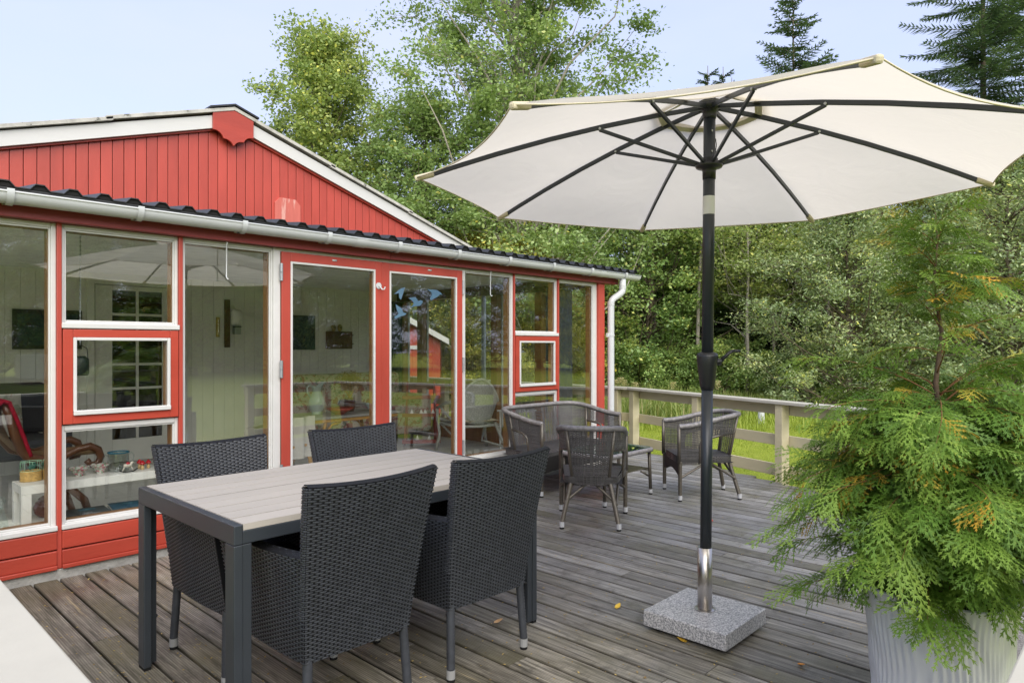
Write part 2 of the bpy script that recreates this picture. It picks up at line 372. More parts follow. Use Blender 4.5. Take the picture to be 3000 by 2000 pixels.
# skewed right edge of the deck (fence line)
SB = .3667
def fence_x(y): return 7.47 - (.33 - y) * SB if y < .33 else 7.47
deck = MB().prism([(.24, -4.52), (5.68, -4.52), (7.42, .30), (7.42, 5.4), (6.42, 5.4), (6.42, -.05), (.24, -.05)], -.14, -.045, axis='z').build('deck', pm('deck_underside', (.008, .006, .004), .95), fix=True)
tag(deck, kind='structure')
PW, PG = .1145, .0105
x = .30; i = 0
while x < 7.40:
    xc = x + PW / 2
    # near strip in front of the house, or full length beside it
    y0 = -4.50
    if xc > 5.66: y0 = max(-4.50, (xc - 7.47) / SB + .33 + .06)
    y1 = -.055 if xc < 6.44 else 5.35
    cuts = [y0]
    rr = random.Random(i * 13 + 5)
    c = y0 + rr.uniform(.9, 3.6)
    while c < y1 - .5:
        cuts.append(c); c += rr.uniform(2.4, 3.6)
    cuts.append(y1)
    for k in range(len(cuts) - 1):
        a, b = cuts[k] + .0015, cuts[k + 1] - .0015
        if b - a < .06: continue
        L = b - a; h = PW / 2; ch = .004; jz = rr.uniform(-.0012, .0012)
        prof = [(-h, -.030), (h, -.030), (h, -ch), (h - ch, 0), (-h + ch, 0), (-h, -ch)]
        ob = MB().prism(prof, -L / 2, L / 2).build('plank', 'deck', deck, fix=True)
        ob.location = (xc + rr.uniform(-.0008, .0008), (a + b) / 2, jz)
    x += PW + PG; i += 1

# ============================================================ FENCES
def fence(name, label, A, B, posts, side=1, capw=.145, base=0.0):
    """horizontal-board fence from A to B (xy); boards on the outer side"""
    A, B = Vector((A[0], A[1], 0)), Vector((B[0], B[1], 0)); d = B - A; L = d.length
    f = thing(name, label, 'fence', (A.x, A.y, 0), math.atan2(d.y, d.x), 'khaki board fences round the deck')
    bx('cap_rail', 'cap', f, -.04, L + .04, -capw / 2, capw / 2, .762, .792, .004)
    o = side * .062
    edges = sorted(set([0] + list(posts) + [L]))
    for (z0, z1) in ((.650, .760), (.340, .450), (.035, .155)):
        for k in range(len(edges) - 1):
            bx('rail_board', 'fence', f, edges[k] + .004, edges[k + 1] - .004, min(o, o + side * .026), max(o, o + side * .026), z0, z1, .004)
    for p in posts:
        po = bx('post', 'fence', f, p - .045, p + .045, -.045, .055 if side > 0 else .045, -.14, .760, .005)
        MB().box(p - .050, p - .046, -.035, .01, .0, .07).box(p - .09, p - .046, -.035, .01, .0, .004).build('post_bracket', 'zinc', po, fix=False)
    return f
# inner cap edge of the two near fences is at x=.33 / y=-4.44
SK0, SK1 = (7.50, .36), (5.72, -4.50)
LSK = math.hypot(SK1[0] - SK0[0], SK1[1] - SK0[1])
fence('deck_fence', 'khaki board fence running slantwise behind the woven chairs and the parasol pole', SK0, SK1, [.045, 1.24, 2.44, 3.62, 4.82], side=1)
fence('deck_fence', 'khaki board fence seen through the sunroom, beside the house end', (7.50, 5.30), (7.50, .44), [.05, 1.25, 2.45, 3.65, 4.7], side=1)
fence('deck_fence', 'short khaki fence beside the garden opening, next to the slanting fence', (5.62, -4.5125), (4.32, -4.5125), [.08, 1.25], side=1)
fence('deck_fence', 'khaki fence with pale cap running toward the white planter', (2.42, -4.5125), (.42, -4.5125), [.06, 1.0, 1.9], side=1)
fence('deck_fence', 'board fence whose pale cap rail comes close beside the dining table end', (.2575, -4.58), (.2575, -.12), [.06, 1.5, 3.0, 4.4], side=1)

# ============================================================ SUNROOM
sun = thing('sunroom', 'red timber sunroom with white framed windows, double door and grey gutter', 'sunroom', (0, 0, 0))
XE = 6.376
LX = -1.6
bx('foundation', 'concrete', sun, LX, XE - .02, -.012, 3.6, -.16, .045, .006)
fl = pm('grey_laminate_floor', (.62, .61, .57), .35, .4, var=.12, vscale=5, stretch=(.2, 2, 1), bump=.1)
bx('floor', fl, sun, LX + .1, XE - .08, .12, 3.64, .046, .060, 0)
# plinth boards between post feet
PX = [LX, -.62, .03, .41, 1.0575, 1.732, 2.40]
def plinth(x0, x1):
    bx('plinth_board', 'redh', sun, x0, x1, -.022, .05, .160, .262, .005)
    bx('plinth_board', 'redh', sun, x0, x1, -.022, .05, .070, .152, .005)
    bx('plinth_board', 'redh', sun, x0, x1, -.034, .05, .046, .070, .004)
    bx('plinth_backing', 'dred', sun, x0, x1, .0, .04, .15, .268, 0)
# posts (outer red face, inner brown wood)
def post(x0, x1, z0=.046, z1=2.04, y0=-.014, m='red'):
    p = bx('post', m, sun, x0, x1, y0, .055, z0, z1, .004)
    bx('inner_post', 'brownwood', p, x0 + .001, x1 - .001, .0555, .125, z0, z1, .003)
POSTS = [(.40, .425), (1.045, 1.070), (1.719, 1.745), (4.878, 4.897), (5.554, 5.576), (6.259, XE), (-.25, -.225)]
for a, b in POSTS: post(a, b, y0=-.014 if b != XE else -.022)
bx('side_wall', 'redh', sun, LX, -.25, -.01, .12, .27, 2.04, 0)
# windows: white outer frame, bead, pane
def window(x0, x1, z0, z1, fl=.016, fr=.020, ft=.026, fb=.034, sill=True, mat='white', par=None, name='window'):
    m = MB()
    m.box(x0, x0 + fl, .004, .034, z0, z1).box(x1 - fr, x1, .004, .034, z0, z1)
    m.box(x0 + fl, x1 - fr, .002, .034, z1 - ft, z1)
    m.box(x0 + fl, x1 - fr, .003, .034, z0, z0 + fb)
    o = m.build(name, mat, par or sun, bevel=.004, fix=False)
    if sill: bx('sill', mat, o, x0 - .002, x1 + .002, -.026, .003, z0, z0 + fb * .82, .004)
    b = MB(); bw = .010
    X0, X1, Z0, Z1 = x0 + fl, x1 - fr, z0 + fb, z1 - ft
    b.box(X0, X0 + bw, .012, .024, Z0, Z1).box(X1 - bw, X1, .012, .024, Z0, Z1).box(X0 + bw, X1 - bw, .011, .024, Z1 - bw, Z1).box(X0 + bw, X1 - bw, .011, .024, Z0, Z0 + bw)
    b.build('glazing_bead', mat, o, bevel=.002, fix=False)
    bx('pane', 'glass', o, X0 + bw * .6, X1 - bw * .6, .0242, .029, Z0 + bw * .6, Z1 - bw * .6, 0)
    j = MB().box(x0, x0 + fl + .012, .0345, .10, z0, z1).box(x1 - fr - .012, x1, .0345, .10, z0, z1).box(x0 + fl + .012, x1 - fr - .012, .035, .10, z1 - ft - .012, z1).box(x0 + fl + .012, x1 - fr - .012, .035, .10, z0, z0 + fb + .008)
    j.build('inner_jamb', 'brownwood', o, bevel=.002, fix=False)
    return o
ZT, ZS = 2.036, .268
window(-.225, .40, ZS, ZT); window(.425, 1.045, ZS, ZT, fr=.026)
def stack(x0, x1):
    window(x0, x1, 1.433, ZT, fb=.038)
    w_ = window(x0, x1, ZS, .866, ft=.030)
    # hinged red sash
    z0, z1 = .874, 1.428; st = (x1 - x0) * .085
    m = MB(); m.box(x0 + .004, x0 + st, -.020, .045, z0, z1).box(x1 - st, x1 - .004, -.020, .045, z0, z1).box(x0 + st, x1 - st, -.0195, .045, z1 - .048, z1).box(x0 + st, x1 - st, -.0195, .045, z0, z0 + .062)
    o = m.build('sash', 'redh', sun, bevel=.004, fix=False)
    X0, X1, Z0, Z1 = x0 + st, x1 - st, z0 + .062, z1 - .048; b = MB(); bw = .018
    b.box(X0, X0 + bw, -.026, -.005, Z0, Z1).box(X1 - bw, X1, -.026, -.005, Z0, Z1).box(X0 + bw, X1 - bw, -.0255, -.005, Z1 - bw, Z1)
    b.build('glazing_bead', 'white', o, bevel=.003, fix=False)
    bx('sash_sill', 'white', o, X0, X1, -.036, -.004, Z0 - .012, Z0 + .016, .004)
    bx('pane', 'glass', o, X0 + bw * .6, X1 - bw * .6, -.004, .001, Z0 + .012, Z1 - .010, 0)
    MB().box(X0 - .01, X0 + bw * .9, .0015, .06, Z0, Z1).box(X1 - bw * .9, X1 + .01, .0015, .06, Z0, Z1).build('inner_jamb', 'brownwood', o, fix=False)
stack(1.070, 1.719)
window(1.745, 2.372, ZS, ZT, fl=.012, fr=.014)
bx('door_jamb', 'white', sun, 2.372, 2.426, -.006, .10, .046, 2.036, .004)
bx('door_jamb', 'white', sun, 4.191, 4.237, -.006, .10, .046, 2.036, .004)
window(4.237, 4.878, ZS, ZT, fl=.004, fr=.024)
stack(4.897, 5.554)
window(5.576, 6.259, ZS, ZT, fl=.018, fr=.072)
for a, b in ((LX, -.25), (-.225, .40), (.425, 1.045), (1.070, 1.719), (1.745, 2.372), (4.237, 4.878), (4.897, 5.554), (5.576, 6.259)): plinth(a, b)
bx('head_strip', 'white', sun, 2.372, 4.237, -.004, .05, 2.014, 2.036, .003)
bx('threshold', 'darkwood', sun, 2.426, 4.191, -.03, .12, .046, .060, .003)
# double door
def door(x0, x1, hinge_left):
    z0, z1 = .062, 2.012; s = .070
    m = MB(); m.box(x0 + .002, x0 + s, -.022, -.0025, z0, z1).box(x1 - s, x1 - .002, -.022, -.0025, z0, z1)
    m.box(x0 + s, x1 - s, -.0215, -.0025, z1 - .066, z1).box(x0 + s, x1 - s, -.0215, -.0025, z0, z0 + .17)
    o = m.build('door', 'red', sun, bevel=.004, fix=False)
    X0, X1, Z0, Z1 = x0 + s, x1 - s, z0 + .17, z1 - .066; b = MB(); bw = .016
    b.box(X0, X0 + bw, -.026, -.006, Z0, Z1).box(X1 - bw, X1, -.026, -.006, Z0, Z1).box(X0 + bw, X1 - bw, -.0255, -.006, Z1 - bw, Z1).box(X0 + bw, X1 - bw, -.0255, -.006, Z0, Z0 + bw)
    MB().box(x0 + .004, X0 + .018, -.002, .038, z0, z1).box(X1 - .018, x1 - .004, -.002, .038, z0, z1).box(X0 + .018, X1 - .018, -.0015, .038, Z1 - .018, z1).box(X0 + .018, X1 - .018, -.0015, .038, z0, Z0 + .018).build('inner_frame', 'brownwood', o, bevel=.002, fix=False)
    b.build('glazing_bead', 'white', o, bevel=.003, fix=False)
    bx('pane', 'glass', o, X0 + bw * .6, X1 - bw * .6, -.0125, -.0075, Z0 + bw * .6, Z1 - bw * .6, 0)
    hx = x0 - .004 if hinge_left else x1 + .004
    for z in (.35, 1.10, 1.80):
        h = MB().tube([(hx, -.028, z), (hx, -.028, z + .058)], .009, 10).tube([(hx, -.028, z + .062), (hx, -.028, z + .125)], .009, 10)
        h.box(hx - .012, hx + .012, -.026, -.0225, z, z + .125).build('hinge', 'zinc', o, smooth=False)
    return o
d1 = door(2.427, 3.308, True); d2 = door(3.308, 4.190, False)
bx('meeting_bead', 'red', d2, 3.300, 3.320, -.026, -.0222, .07, 2.00, .002)
for dd, xx in ((d1, 2.86), (d2, 3.80)): MB().tube([(xx - .018, -.024, 1.985), (xx + .018, -.024, 1.985)], .007, 8).build('vent_slot', 'pvc', dd, smooth=True)
# coat hook on the meeting stile
hk = on_y(1109, 837, -.024)
m = MB(); m.add([], [])
def disc(mb, c, r_, t_, n=18):
    o = [(c[0] + r_ * math.cos(2 * math.pi * k / n), c[2] + r_ * math.sin(2 * math.pi * k / n)) for k in range(n)]
    return mb.prism(o, c[1], c[1] + t_)
disc(m, (hk.x, -.029, hk.z), .026, .006)
m.tube([(hk.x, -.03, hk.z), (hk.x + .002, -.05, hk.z - .015), (hk.x + .008, -.065, hk.z - .032), (hk.x + .02, -.075, hk.z - .030), (hk.x + .026, -.078, hk.z - .01)], .0055, 8)
m.build('coat_hook', 'pvc', d2, bevel=0)
# stay hooks hanging under the fascia
for (px, py, l) in ((664, 716, .22), (1437, 800, .20)):
    p = on_y(px, py, -.045)
    MB().tube([(p.x, p.y, p.z + .015), (p.x + .003, p.y - .008, p.z + .008), (p.x, p.y, p.z), (p.x - .002, p.y, p.z - l), (p.x + .004, p.y - .01, p.z - l - .02), (p.x + .0, p.y - .022, p.z - l - .012)], .0045, 7).build('stay_hook', 'pvc', sun, smooth=True)
# fascia, gutter, brackets
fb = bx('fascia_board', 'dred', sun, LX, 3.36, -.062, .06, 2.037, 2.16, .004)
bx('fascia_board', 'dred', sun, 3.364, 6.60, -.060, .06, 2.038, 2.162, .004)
GYc, GZc, GR = -.140, 2.150, .056
def gut(u, v):
    a = math.pi + math.pi * u; return (LX + (6.86 - LX) * v, GYc + GR * math.cos(a), GZc + GR * 1.05 * math.sin(a))
gm = MB().grid(gut, 16, 1)
gm.grid(lambda u, v: (LX + (6.86 - LX) * v, GYc + (GR - .004) * math.cos(math.pi + math.pi * u), GZc + (GR - .004) * 1.05 * math.sin(math.pi + math.pi * u)), 16, 1)
gm.tube([(LX, GYc - GR, GZc), (6.86, GYc - GR, GZc)], .006, 8)
endc = [(6.856, GYc + GR * math.cos(math.pi + math.pi * k / 16), GZc + GR * 1.05 * math.sin(math.pi + math.pi * k / 16)) for k in range(17)]
gm.add(endc, [tuple(range(17))])
gutter = gm.build('gutter', 'pvc', sun, smooth=True)
for k in range(11):
    xb = .154 + .6405 * k
    b = MB()
    b.grid(lambda u, v: (xb - .017 + .034 * v, GYc + (GR + .008) * math.cos(math.pi * .93 + math.pi * 1.07 * u), GZc + (GR + .008) * 1.05 * math.sin(math.pi * .93 + math.pi * 1.07 * u)), 14, 1)
    b.grid(lambda u, v: (xb - .017 + .034 * v, GYc + (GR + .0015) * math.cos(math.pi * .93 + math.pi * 1.07 * u), GZc + (GR + .0015) * 1.05 * math.sin(math.pi * .93 + math.pi * 1.07 * u)), 14, 1)
    b.box(xb - .0165, xb + .0165, GYc + GR - .01, -.062, 2.095, 2.16)
    b.build('gutter_bracket', 'pvc', gutter, smooth=True)
for xj in (3.0, 6.12):
    MB().grid(lambda u, v: (xj - .05 + .1 * v, GYc + (GR + .003) * math.cos(math.pi + math.pi * u), GZc + (GR + .003) * 1.05 * math.sin(math.pi + math.pi * u)), 14, 1).build('gutter_joint', 'pvc', gutter, smooth=True)
# downpipe
dx = 6.43
pts = [(6.56, GYc, GZc - .055), (6.56, GYc, 1.99), (6.555, GYc, 1.955), (6.53, GYc + .012, 1.925), (6.47, GYc + .055, 1.875), (6.44, -.075, 1.85), (dx, -.070, 1.81), (dx, -.070, 1.2), (dx, -.070, .5), (dx, -.070, .10)]
dp = MB().tube(pts, .038, 16).build('downpipe', 'pvc', sun, smooth=True)
for z in (1.79, 1.98): MB().tube([(dx if z < 1.9 else 6.56, -.070 if z < 1.9 else GYc, z), (dx if z < 1.9 else 6.56, -.070 if z < 1.9 else GYc, z + .05)], .0405, 16).build('pipe_collar', 'pvc', dp, smooth=False)
MB().tube([(dx, -.070, 1.440), (dx, -.070, 1.462)], .042, 16).box(dx - .075, dx - .03, -.075, -.055, 1.432, 1.475).build('pipe_clamp', 'pvc', dp)
# corrugated roof: trapezoid ridges, rising to the gable
RP = .157
def prof_pts():
    pts = []; x = LX - .02; 
    x0 = .7727 - RP * 16
    k = 0
    while True:
        c = x0 + RP * k
        if c - .07 > 6.80: break
        pts += [(c - .050, 0), (c - .024, .030), (c + .016, .030), (c + .042, 0)]; k += 1
    return [p for p in pts if p[0] > LX - .05]
PP = prof_pts()
rm = MB()
def rz(y): return 2.178 + (y + .20) * .118
ra, rb = -.20, 2.52
for yy in (0, 1):
    pass
o = 0
vs_ = [(x, ra, rz(ra) + z) for x, z in PP] + [(x, rb, rz(rb) + z) for x, z in PP]
vs_ += [(x, ra, rz(ra) + z - .006) for x, z in PP] + [(x, rb, rz(rb) + z - .006) for x, z in PP]
n = len(PP); fs_ = []
for i in range(n - 1):
    fs_ += [(i, i + 1, n + i + 1, n + i), (2 * n + i, 3 * n + i, 3 * n + i + 1, 2 * n + i + 1), (i, 2 * n + i, 2 * n + i + 1, i + 1)]
rm.add(vs_, fs_)
rm.build('roof_sheet', 'black_roof', sun, fix=False)
# foam fillers in the ridge ends
for i in range(0, n - 3, 4):
    q = PP[i:i + 4]
    MB().prism([(p[0], rz(-.188) + p[1] - .004) for p in q], -.188, -.155).build('ridge_filler', 'rubber', sun, fix=False)
bx('eaves_batten', 'black_roof', sun, LX, 6.74, -.190, -.10, 2.150, 2.172, 0)
bx('ceiling', simple('ceiling_white', (.78, .78, .75), .7), sun, LX, XE - .02, .06, 3.64, 2.11, 2.135, 0)
MB().prism([(.06, 2.135), (2.6, 2.135), (2.6, 2.50), (.06, 2.19)], LX, 6.58, axis='x').build('roof_deck', 'dred', sun)
# end wall (x = 6.35): posts, beam, knee wall, panes; brown inside, white outside
for (a, b) in ((.0552, .155), (.835, .945), (1.60, 1.71), (2.36, 2.46), (3.12, 3.235), (3.56, 3.64)):
    p = bx('end_post', 'brownwood', sun, 6.26, 6.345, a, b, .046, 2.0, .003)
    bx('outer_frame', 'white', p, 6.3455, XE, a - .012, b + .012, .30, 2.0, .003)
bx('beam', 'darkwood', sun, 6.20, 6.345, .125, 3.64, 1.985, 2.11, .003)
bx('beam_cover', 'redh', sun, 6.346, XE + .01, .056, 3.64, 2.0, 2.135, .003)
bx('knee_board', 'brownwood', sun, 6.27, 6.345, .155, 3.56, .06, .27, .003)
bx('knee_cladding', 'redh', sun, 6.346, XE + .004, .055, 3.64, .046, .285, .003)
bx('window_board', 'white', sun, 6.25, XE + .02, .155, 3.56, .285, .30, .003)
for a, b in ((.155, .835), (.945, 1.60), (1.71, 2.36), (2.46, 3.12), (3.235, 3.56)): bx('pane', 'glass', sun, 6.350, 6.356, a - .005, b + .005, .30, 2.0, 0)
# interior back wall: vertical white boards, glazed door
wb0 = MB().prism([(-.0632, -.008), (-.061, -.012), (.061, -.012), (.0632, -.008), (.0632, .02), (-.0632, .02)], .06, 2.11, axis='z').build('wall_board', 'iwhite', sun)
xk = LX + .16; first = True
while xk < 6.20:
    if not (2.16 < xk < 3.12):
        if first: wb0.location = (xk, 3.62, 0); first = False
        else: share(wb0, 'wall_board', sun, (xk, 3.62, 0))
    xk += .1275
bx('back_wall', 'iwhite', sun, LX, XE - .1, 3.642, 3.76, .0, 2.5, 0)
for y_ in (.12, 1.28, 2.44, 3.56): bx('end_post', 'brownwood', sun, LX, LX + .10, y_, y_ + .08, .046, 2.11, .003)
bx('knee_board', 'redh', sun, LX, LX + .06, .20, 3.56, .046, .28, .003)
for a, b in ((.2, 1.28), (1.36, 2.44), (2.52, 3.56)): bx('pane', 'glass', sun, LX + .045, LX + .051, a - .005, b + .005, .28, 2.11, 0)  # unseen left end wall, its glazing added to let more light inside
bx('skirting', 'iwhite', sun, 3.14, 6.25, 3.588, 3.606, .06, .13, .003)
gd = MB().box(2.13, 2.20, 3.57, 3.64, .06, 2.05).box(3.08, 3.15, 3.57, 3.64, .06, 2.05).box(2.2, 3.08, 3.571, 3.64, 1.99, 2.05).build('door_casing', 'iwhite', sun, bevel=.004, fix=False)
ZR = [.315, .62, .866, 1.128, 1.397, 1.673, 1.934]
m = MB().box(2.21, 2.375, 3.595, 3.63, .065, 1.985).box(2.885, 3.07, 3.595, 3.63, .065, 1.985).box(2.375, 2.885, 3.5955, 3.63, .065, ZR[0]).box(2.375, 2.885, 3.5955, 3.63, ZR[-1], 1.985)
m.box(2.612, 2.640, 3.597, 3.625, ZR[0], ZR[-1])
for z in ZR[1:-1]: m.box(2.375, 2.612, 3.5965, 3.625, z - .014, z + .014).box(2.64, 2.885, 3.5965, 3.625, z - .014, z + .014)
gdoor = m.build('glazed_door', 'iwhite', sun, bevel=.004, fix=False)
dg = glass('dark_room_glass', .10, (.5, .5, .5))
for a, b in ((2.375, 2.612), (2.64, 2.885)):
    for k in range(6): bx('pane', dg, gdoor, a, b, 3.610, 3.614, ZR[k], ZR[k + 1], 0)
bx('dark_sheet_behind_door', simple('painted_room_dimness', (.03, .03, .03), .9), sun, 2.2, 3.09, 3.636, 3.641, .06, 2.0, 0)  # near-black sheet, its colour standing in for an unlit room

# ============================================================ MAIN HOUSE (gable above the sunroom roof)
house = thing('house', 'red timber house gable with white barge boards rising behind the sunroom', 'house', (3.21, 2.55, 0))
GY = 2.55; AX = 3.20; AZ = 3.70 ; SL = .318       # apex of the board triangle
def gz_(x): return AZ - SL * abs(x - AX) - .02
xg = AX - 3.32 * 1; pitch = .0993
gw = pitch - .006
k = -33
gb = 0
while k <= 33:
    xc = AX + .012 + k * pitch; a, b = xc - gw / 2, xc + gw / 2
    if a > AX - 3.4 and b < AX + 3.4:
        jz = rnd.uniform(-.0015, .0015)
        top = [(b, gz_(b)), (a, gz_(a))] if not (a < AX < b) else [(b, gz_(b)), (AX, gz_(AX)), (a, gz_(a))]
        pts_ = [(p - xc, q) for p, q in [(a, 2.30), (b, 2.30)] + top]
        MB().prism(pts_, -.012 + jz, .012).build('gable_board', 'red', house, bevel=.003).location = (xc - 3.21, 0, 0)
    k += 1
def hp(x): return x - 3.21
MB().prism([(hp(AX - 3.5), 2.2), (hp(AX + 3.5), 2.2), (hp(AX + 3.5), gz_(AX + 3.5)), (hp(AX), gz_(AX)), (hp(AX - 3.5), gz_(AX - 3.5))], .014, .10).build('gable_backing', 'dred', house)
# barge boards, roof edge
def slope(x0, x1, zoff, th):
    return [(hp(x0), AZ - SL * abs(x0 - AX) + zoff), (hp(x1), AZ - SL * abs(x1 - AX) + zoff), (hp(x1), AZ - SL * abs(x1 - AX) + zoff + th), (hp(x0), AZ - SL * abs(x0 - AX) + zoff + th)]
for s in (-1, 1):
    MB().prism(slope(AX + s * .002, AX + s * 3.62, -.055, .135), -.075, -.045).build('barge_board', 'barge', house, bevel=.004)
    MB().prism(slope(AX + s * .002, AX + s * 3.62, -.075, .08), -.044, -.014).build('soffit_strip', 'red', house, bevel=.003)
    # fibre-cement sheets: overlapping courses with a visible edge
    L = [0, 1.15, 2.3, 3.68]
    for i in range(3):
        a, b = AX + s * L[i], AX + s * (L[i + 1] + .06)
        lift = .012 * (2 - i) 
        pz = slope(a, b, .082 + lift, .038)
        pz[1] = (pz[1][0], pz[1][1] - 0.0); 
        MB().prism(pz, -.11, 6.5).build('roof_sheet', 'fibre', house, bevel=.003)
    MB().prism(slope(AX + s * .002, AX + s * 3.60, .060, .02), -.05, 6.45).build('roof_deck', 'dred', house)
MB().prism([(hp(AX - .26), AZ + .072), (hp(AX), AZ + .155), (hp(AX + .26), AZ + .072), (hp(AX + .26), AZ + .090), (hp(AX), AZ + .173), (hp(AX - .26), AZ + .090)], -.125, 6.5).build('ridge_cap', 'black_roof', house)
# ornament at the ridge
orn = [(2.975, 3.752), (3.19, 3.826), (3.408, 3.752), (3.408, 3.565)]
def arc(p, q, bulge, n=6):
    (x0, z0), (x1, z1) = p, q; mx_, mz_ = (x0 + x1) / 2, (z0 + z1) / 2; dx_, dz_ = x1 - x0, z1 - z0
    return [((1 - u) * x0 + u * x1 - dz_ * bulge * 4 * u * (1 - u), (1 - u) * z0 + u * z1 + dx_ * bulge * 4 * u * (1 - u)) for u in [i / n for i in range(1, n + 1)]]
orn += arc((3.408, 3.565), (3.300, 3.50), -.18) + arc((3.300, 3.50), (3.192, 3.44), -.16) + arc((3.192, 3.44), (3.085, 3.50), -.16) + arc((3.085, 3.50), (2.975, 3.572), -.18)
MB().prism([(hp(p), q - .012) for p, q in orn], -.102, -.078).build('ridge_ornament', 'redh', house, bevel=.003)
oc = []
for (a, b) in ((3.69, 2.66), (4.0, 2.66), (4.0, 2.93), (3.94, 2.99), (3.75, 2.99), (3.69, 2.93)): oc.append((hp(a), b))
MB().prism(oc, -.030, -.0135).build('cover_plate', 'fadedred', house, bevel=.002)['label'] = 'faded red cut-corner plywood plate'
bx('side_wall', 'redh', house, hp(-.1), hp(6.36), 1.212, 4.6, -.16, 2.45, 0)
# ============================================================ WEAVE
def weave(mb, P, nu, nv, amp=.0042, gap=.22, rowgap=.09, k=4, n_=3, stag=True, flip=1):
    """woven strands on the surface P(u, v): each strand arches over, then dives; rows staggered"""
    e = 1e-3
    def nrm(u, v):
        a = Vector(P(min(u + e, 1), v)) - Vector(P(max(u - e, 0), v)); b = Vector(P(u, min(v + e, 1))) - Vector(P(u, max(v - e, 0)))
        c = a.cross(b)
        return c.normalized() * flip if c.length > 1e-12 else Vector((0, 0, 1))
    for j in range(nv):
        v0 = (j + rowgap) / nv; v1 = (j + 1 - rowgap) / nv
        off = -.5 if (stag and j % 2) else 0.0
        for i in range(nu + 1):
            u0 = (i + off) / nu; u1 = (i + off + 1 - gap) / nu
            if u1 <= 0 or u0 >= 1: continue
            u0c, u1c = max(0, u0), min(1, u1)
            if u1c - u0c < .15 / nu: continue
            vs = []
            for a in range(k):
                uu = u0c + (u1c - u0c) * a / (k - 1); t = (uu - u0) / (u1 - u0); hgt = amp * (math.sin(math.pi * max(0, min(1, t))) ** .6)
                nn = nrm(uu, (v0 + v1) / 2)
                for b in range(n_):
                    vv = v0 + (v1 - v0) * b / (n_ - 1); s = math.sin(math.pi * b / (n_ - 1)) if n_ > 2 else .6
                    vs.append(Vector(P(uu, vv)) + nn * (hgt * (.35 + .65 * s) + .0004))
            fs = [(a * n_ + b, (a + 1) * n_ + b, (a + 1) * n_ + b + 1, a * n_ + b + 1) for a in range(k - 1) for b in range(n_ - 1)]
            mb.add(vs, fs)
def shell(mb, P, nu=8, nv=8): mb.grid(P, nu, nv)

# ============================================================ DINING TABLE
X0, X1, Y0, Y1, ZT_ = .985, 2.470, -2.440, -1.545, .746
tb = thing('dining_table', 'long garden dining table with pale slats on a dark metal frame', 'table', ((X0 + X1) / 2, (Y0 + Y1) / 2, 0))
hx, hy = (X1 - X0) / 2, (Y1 - Y0) / 2
fr = MB()
fr.box(-hx, -hx + .030, -hy, hy, ZT_ - .066, ZT_ - .001).box(hx - .030, hx, -hy, hy, ZT_ - .066, ZT_ - .001)
fr.box(-hx + .03, hx - .03, -hy + .002, -hy + .028, ZT_ - .066, ZT_ - .022).box(-hx + .03, hx - .03, hy - .028, hy - .002, ZT_ - .066, ZT_ - .022)
fr.box(-hx + .03, hx - .03, -.02, .02, ZT_ - .060, ZT_ - .024)
for k in range(1, 9): fr.box(-hx + .034, hx - .034, -hy + 2 * hy * k / 9 - .0038, -hy + 2 * hy * k / 9 + .0038, ZT_ - .022, ZT_ - .0008)
fr.build('frame', 'anth', tb, bevel=.003, fix=False)
ns = 9; sw = (2 * hy) / ns
sl0 = None
for k in range(ns):
    yc = -hy + sw * (k + .5)
    if sl0 is None:
        sl0 = MB().box(-hx + .032, hx - .032, -sw / 2 + .0034, sw / 2 - .0034, -.021, 0).build('slat', 'slat', tb, bevel=0, fix=False); sl0.location = (0, yc, ZT_)
    else: share(sl0, 'slat', tb, (0, yc, ZT_ + rnd.uniform(-.0006, .0006)))
for sx in (-1, 1):
    for sy in (-1, 1):
        m = MB(); a = .030; b = .068
        xa = sorted((sx * hx, sx * (hx - a))); ya = sorted((sy * hy, sy * (hy - b)))
        m.box(xa[0], xa[1], ya[0] + .0004, ya[1] - .0004, .012, ZT_ - .067)
        xb = sorted((sx * (hx - a), sx * (hx - .062))); yb = sorted((sy * (hy - .004), sy * (hy - .030)))
        m.box(xb[0], xb[1], yb[0], yb[1], .012, ZT_ - .067)
        lg = m.build('leg', 'anth', tb, bevel=.003, fix=False)
        MB().box(xa[0] + .002, xa[1] - .002, ya[0] + .003, ya[1] - .003, 0, .013).build('foot_pad', 'rubber', lg, fix=False)
        MB().lathe([(.006, 0), (.008, .003), (.005, .007), (.001, .008)], (0, 0, 0), 10).build('bolt', 'plastic', lg, smooth=True).matrix_local = Matrix.Translation((xb[0] if sx > 0 else xb[1], (yb[0] + yb[1]) / 2, .20)) @ Matrix.Rotation(R(-90 * sx), 4, 'Y')

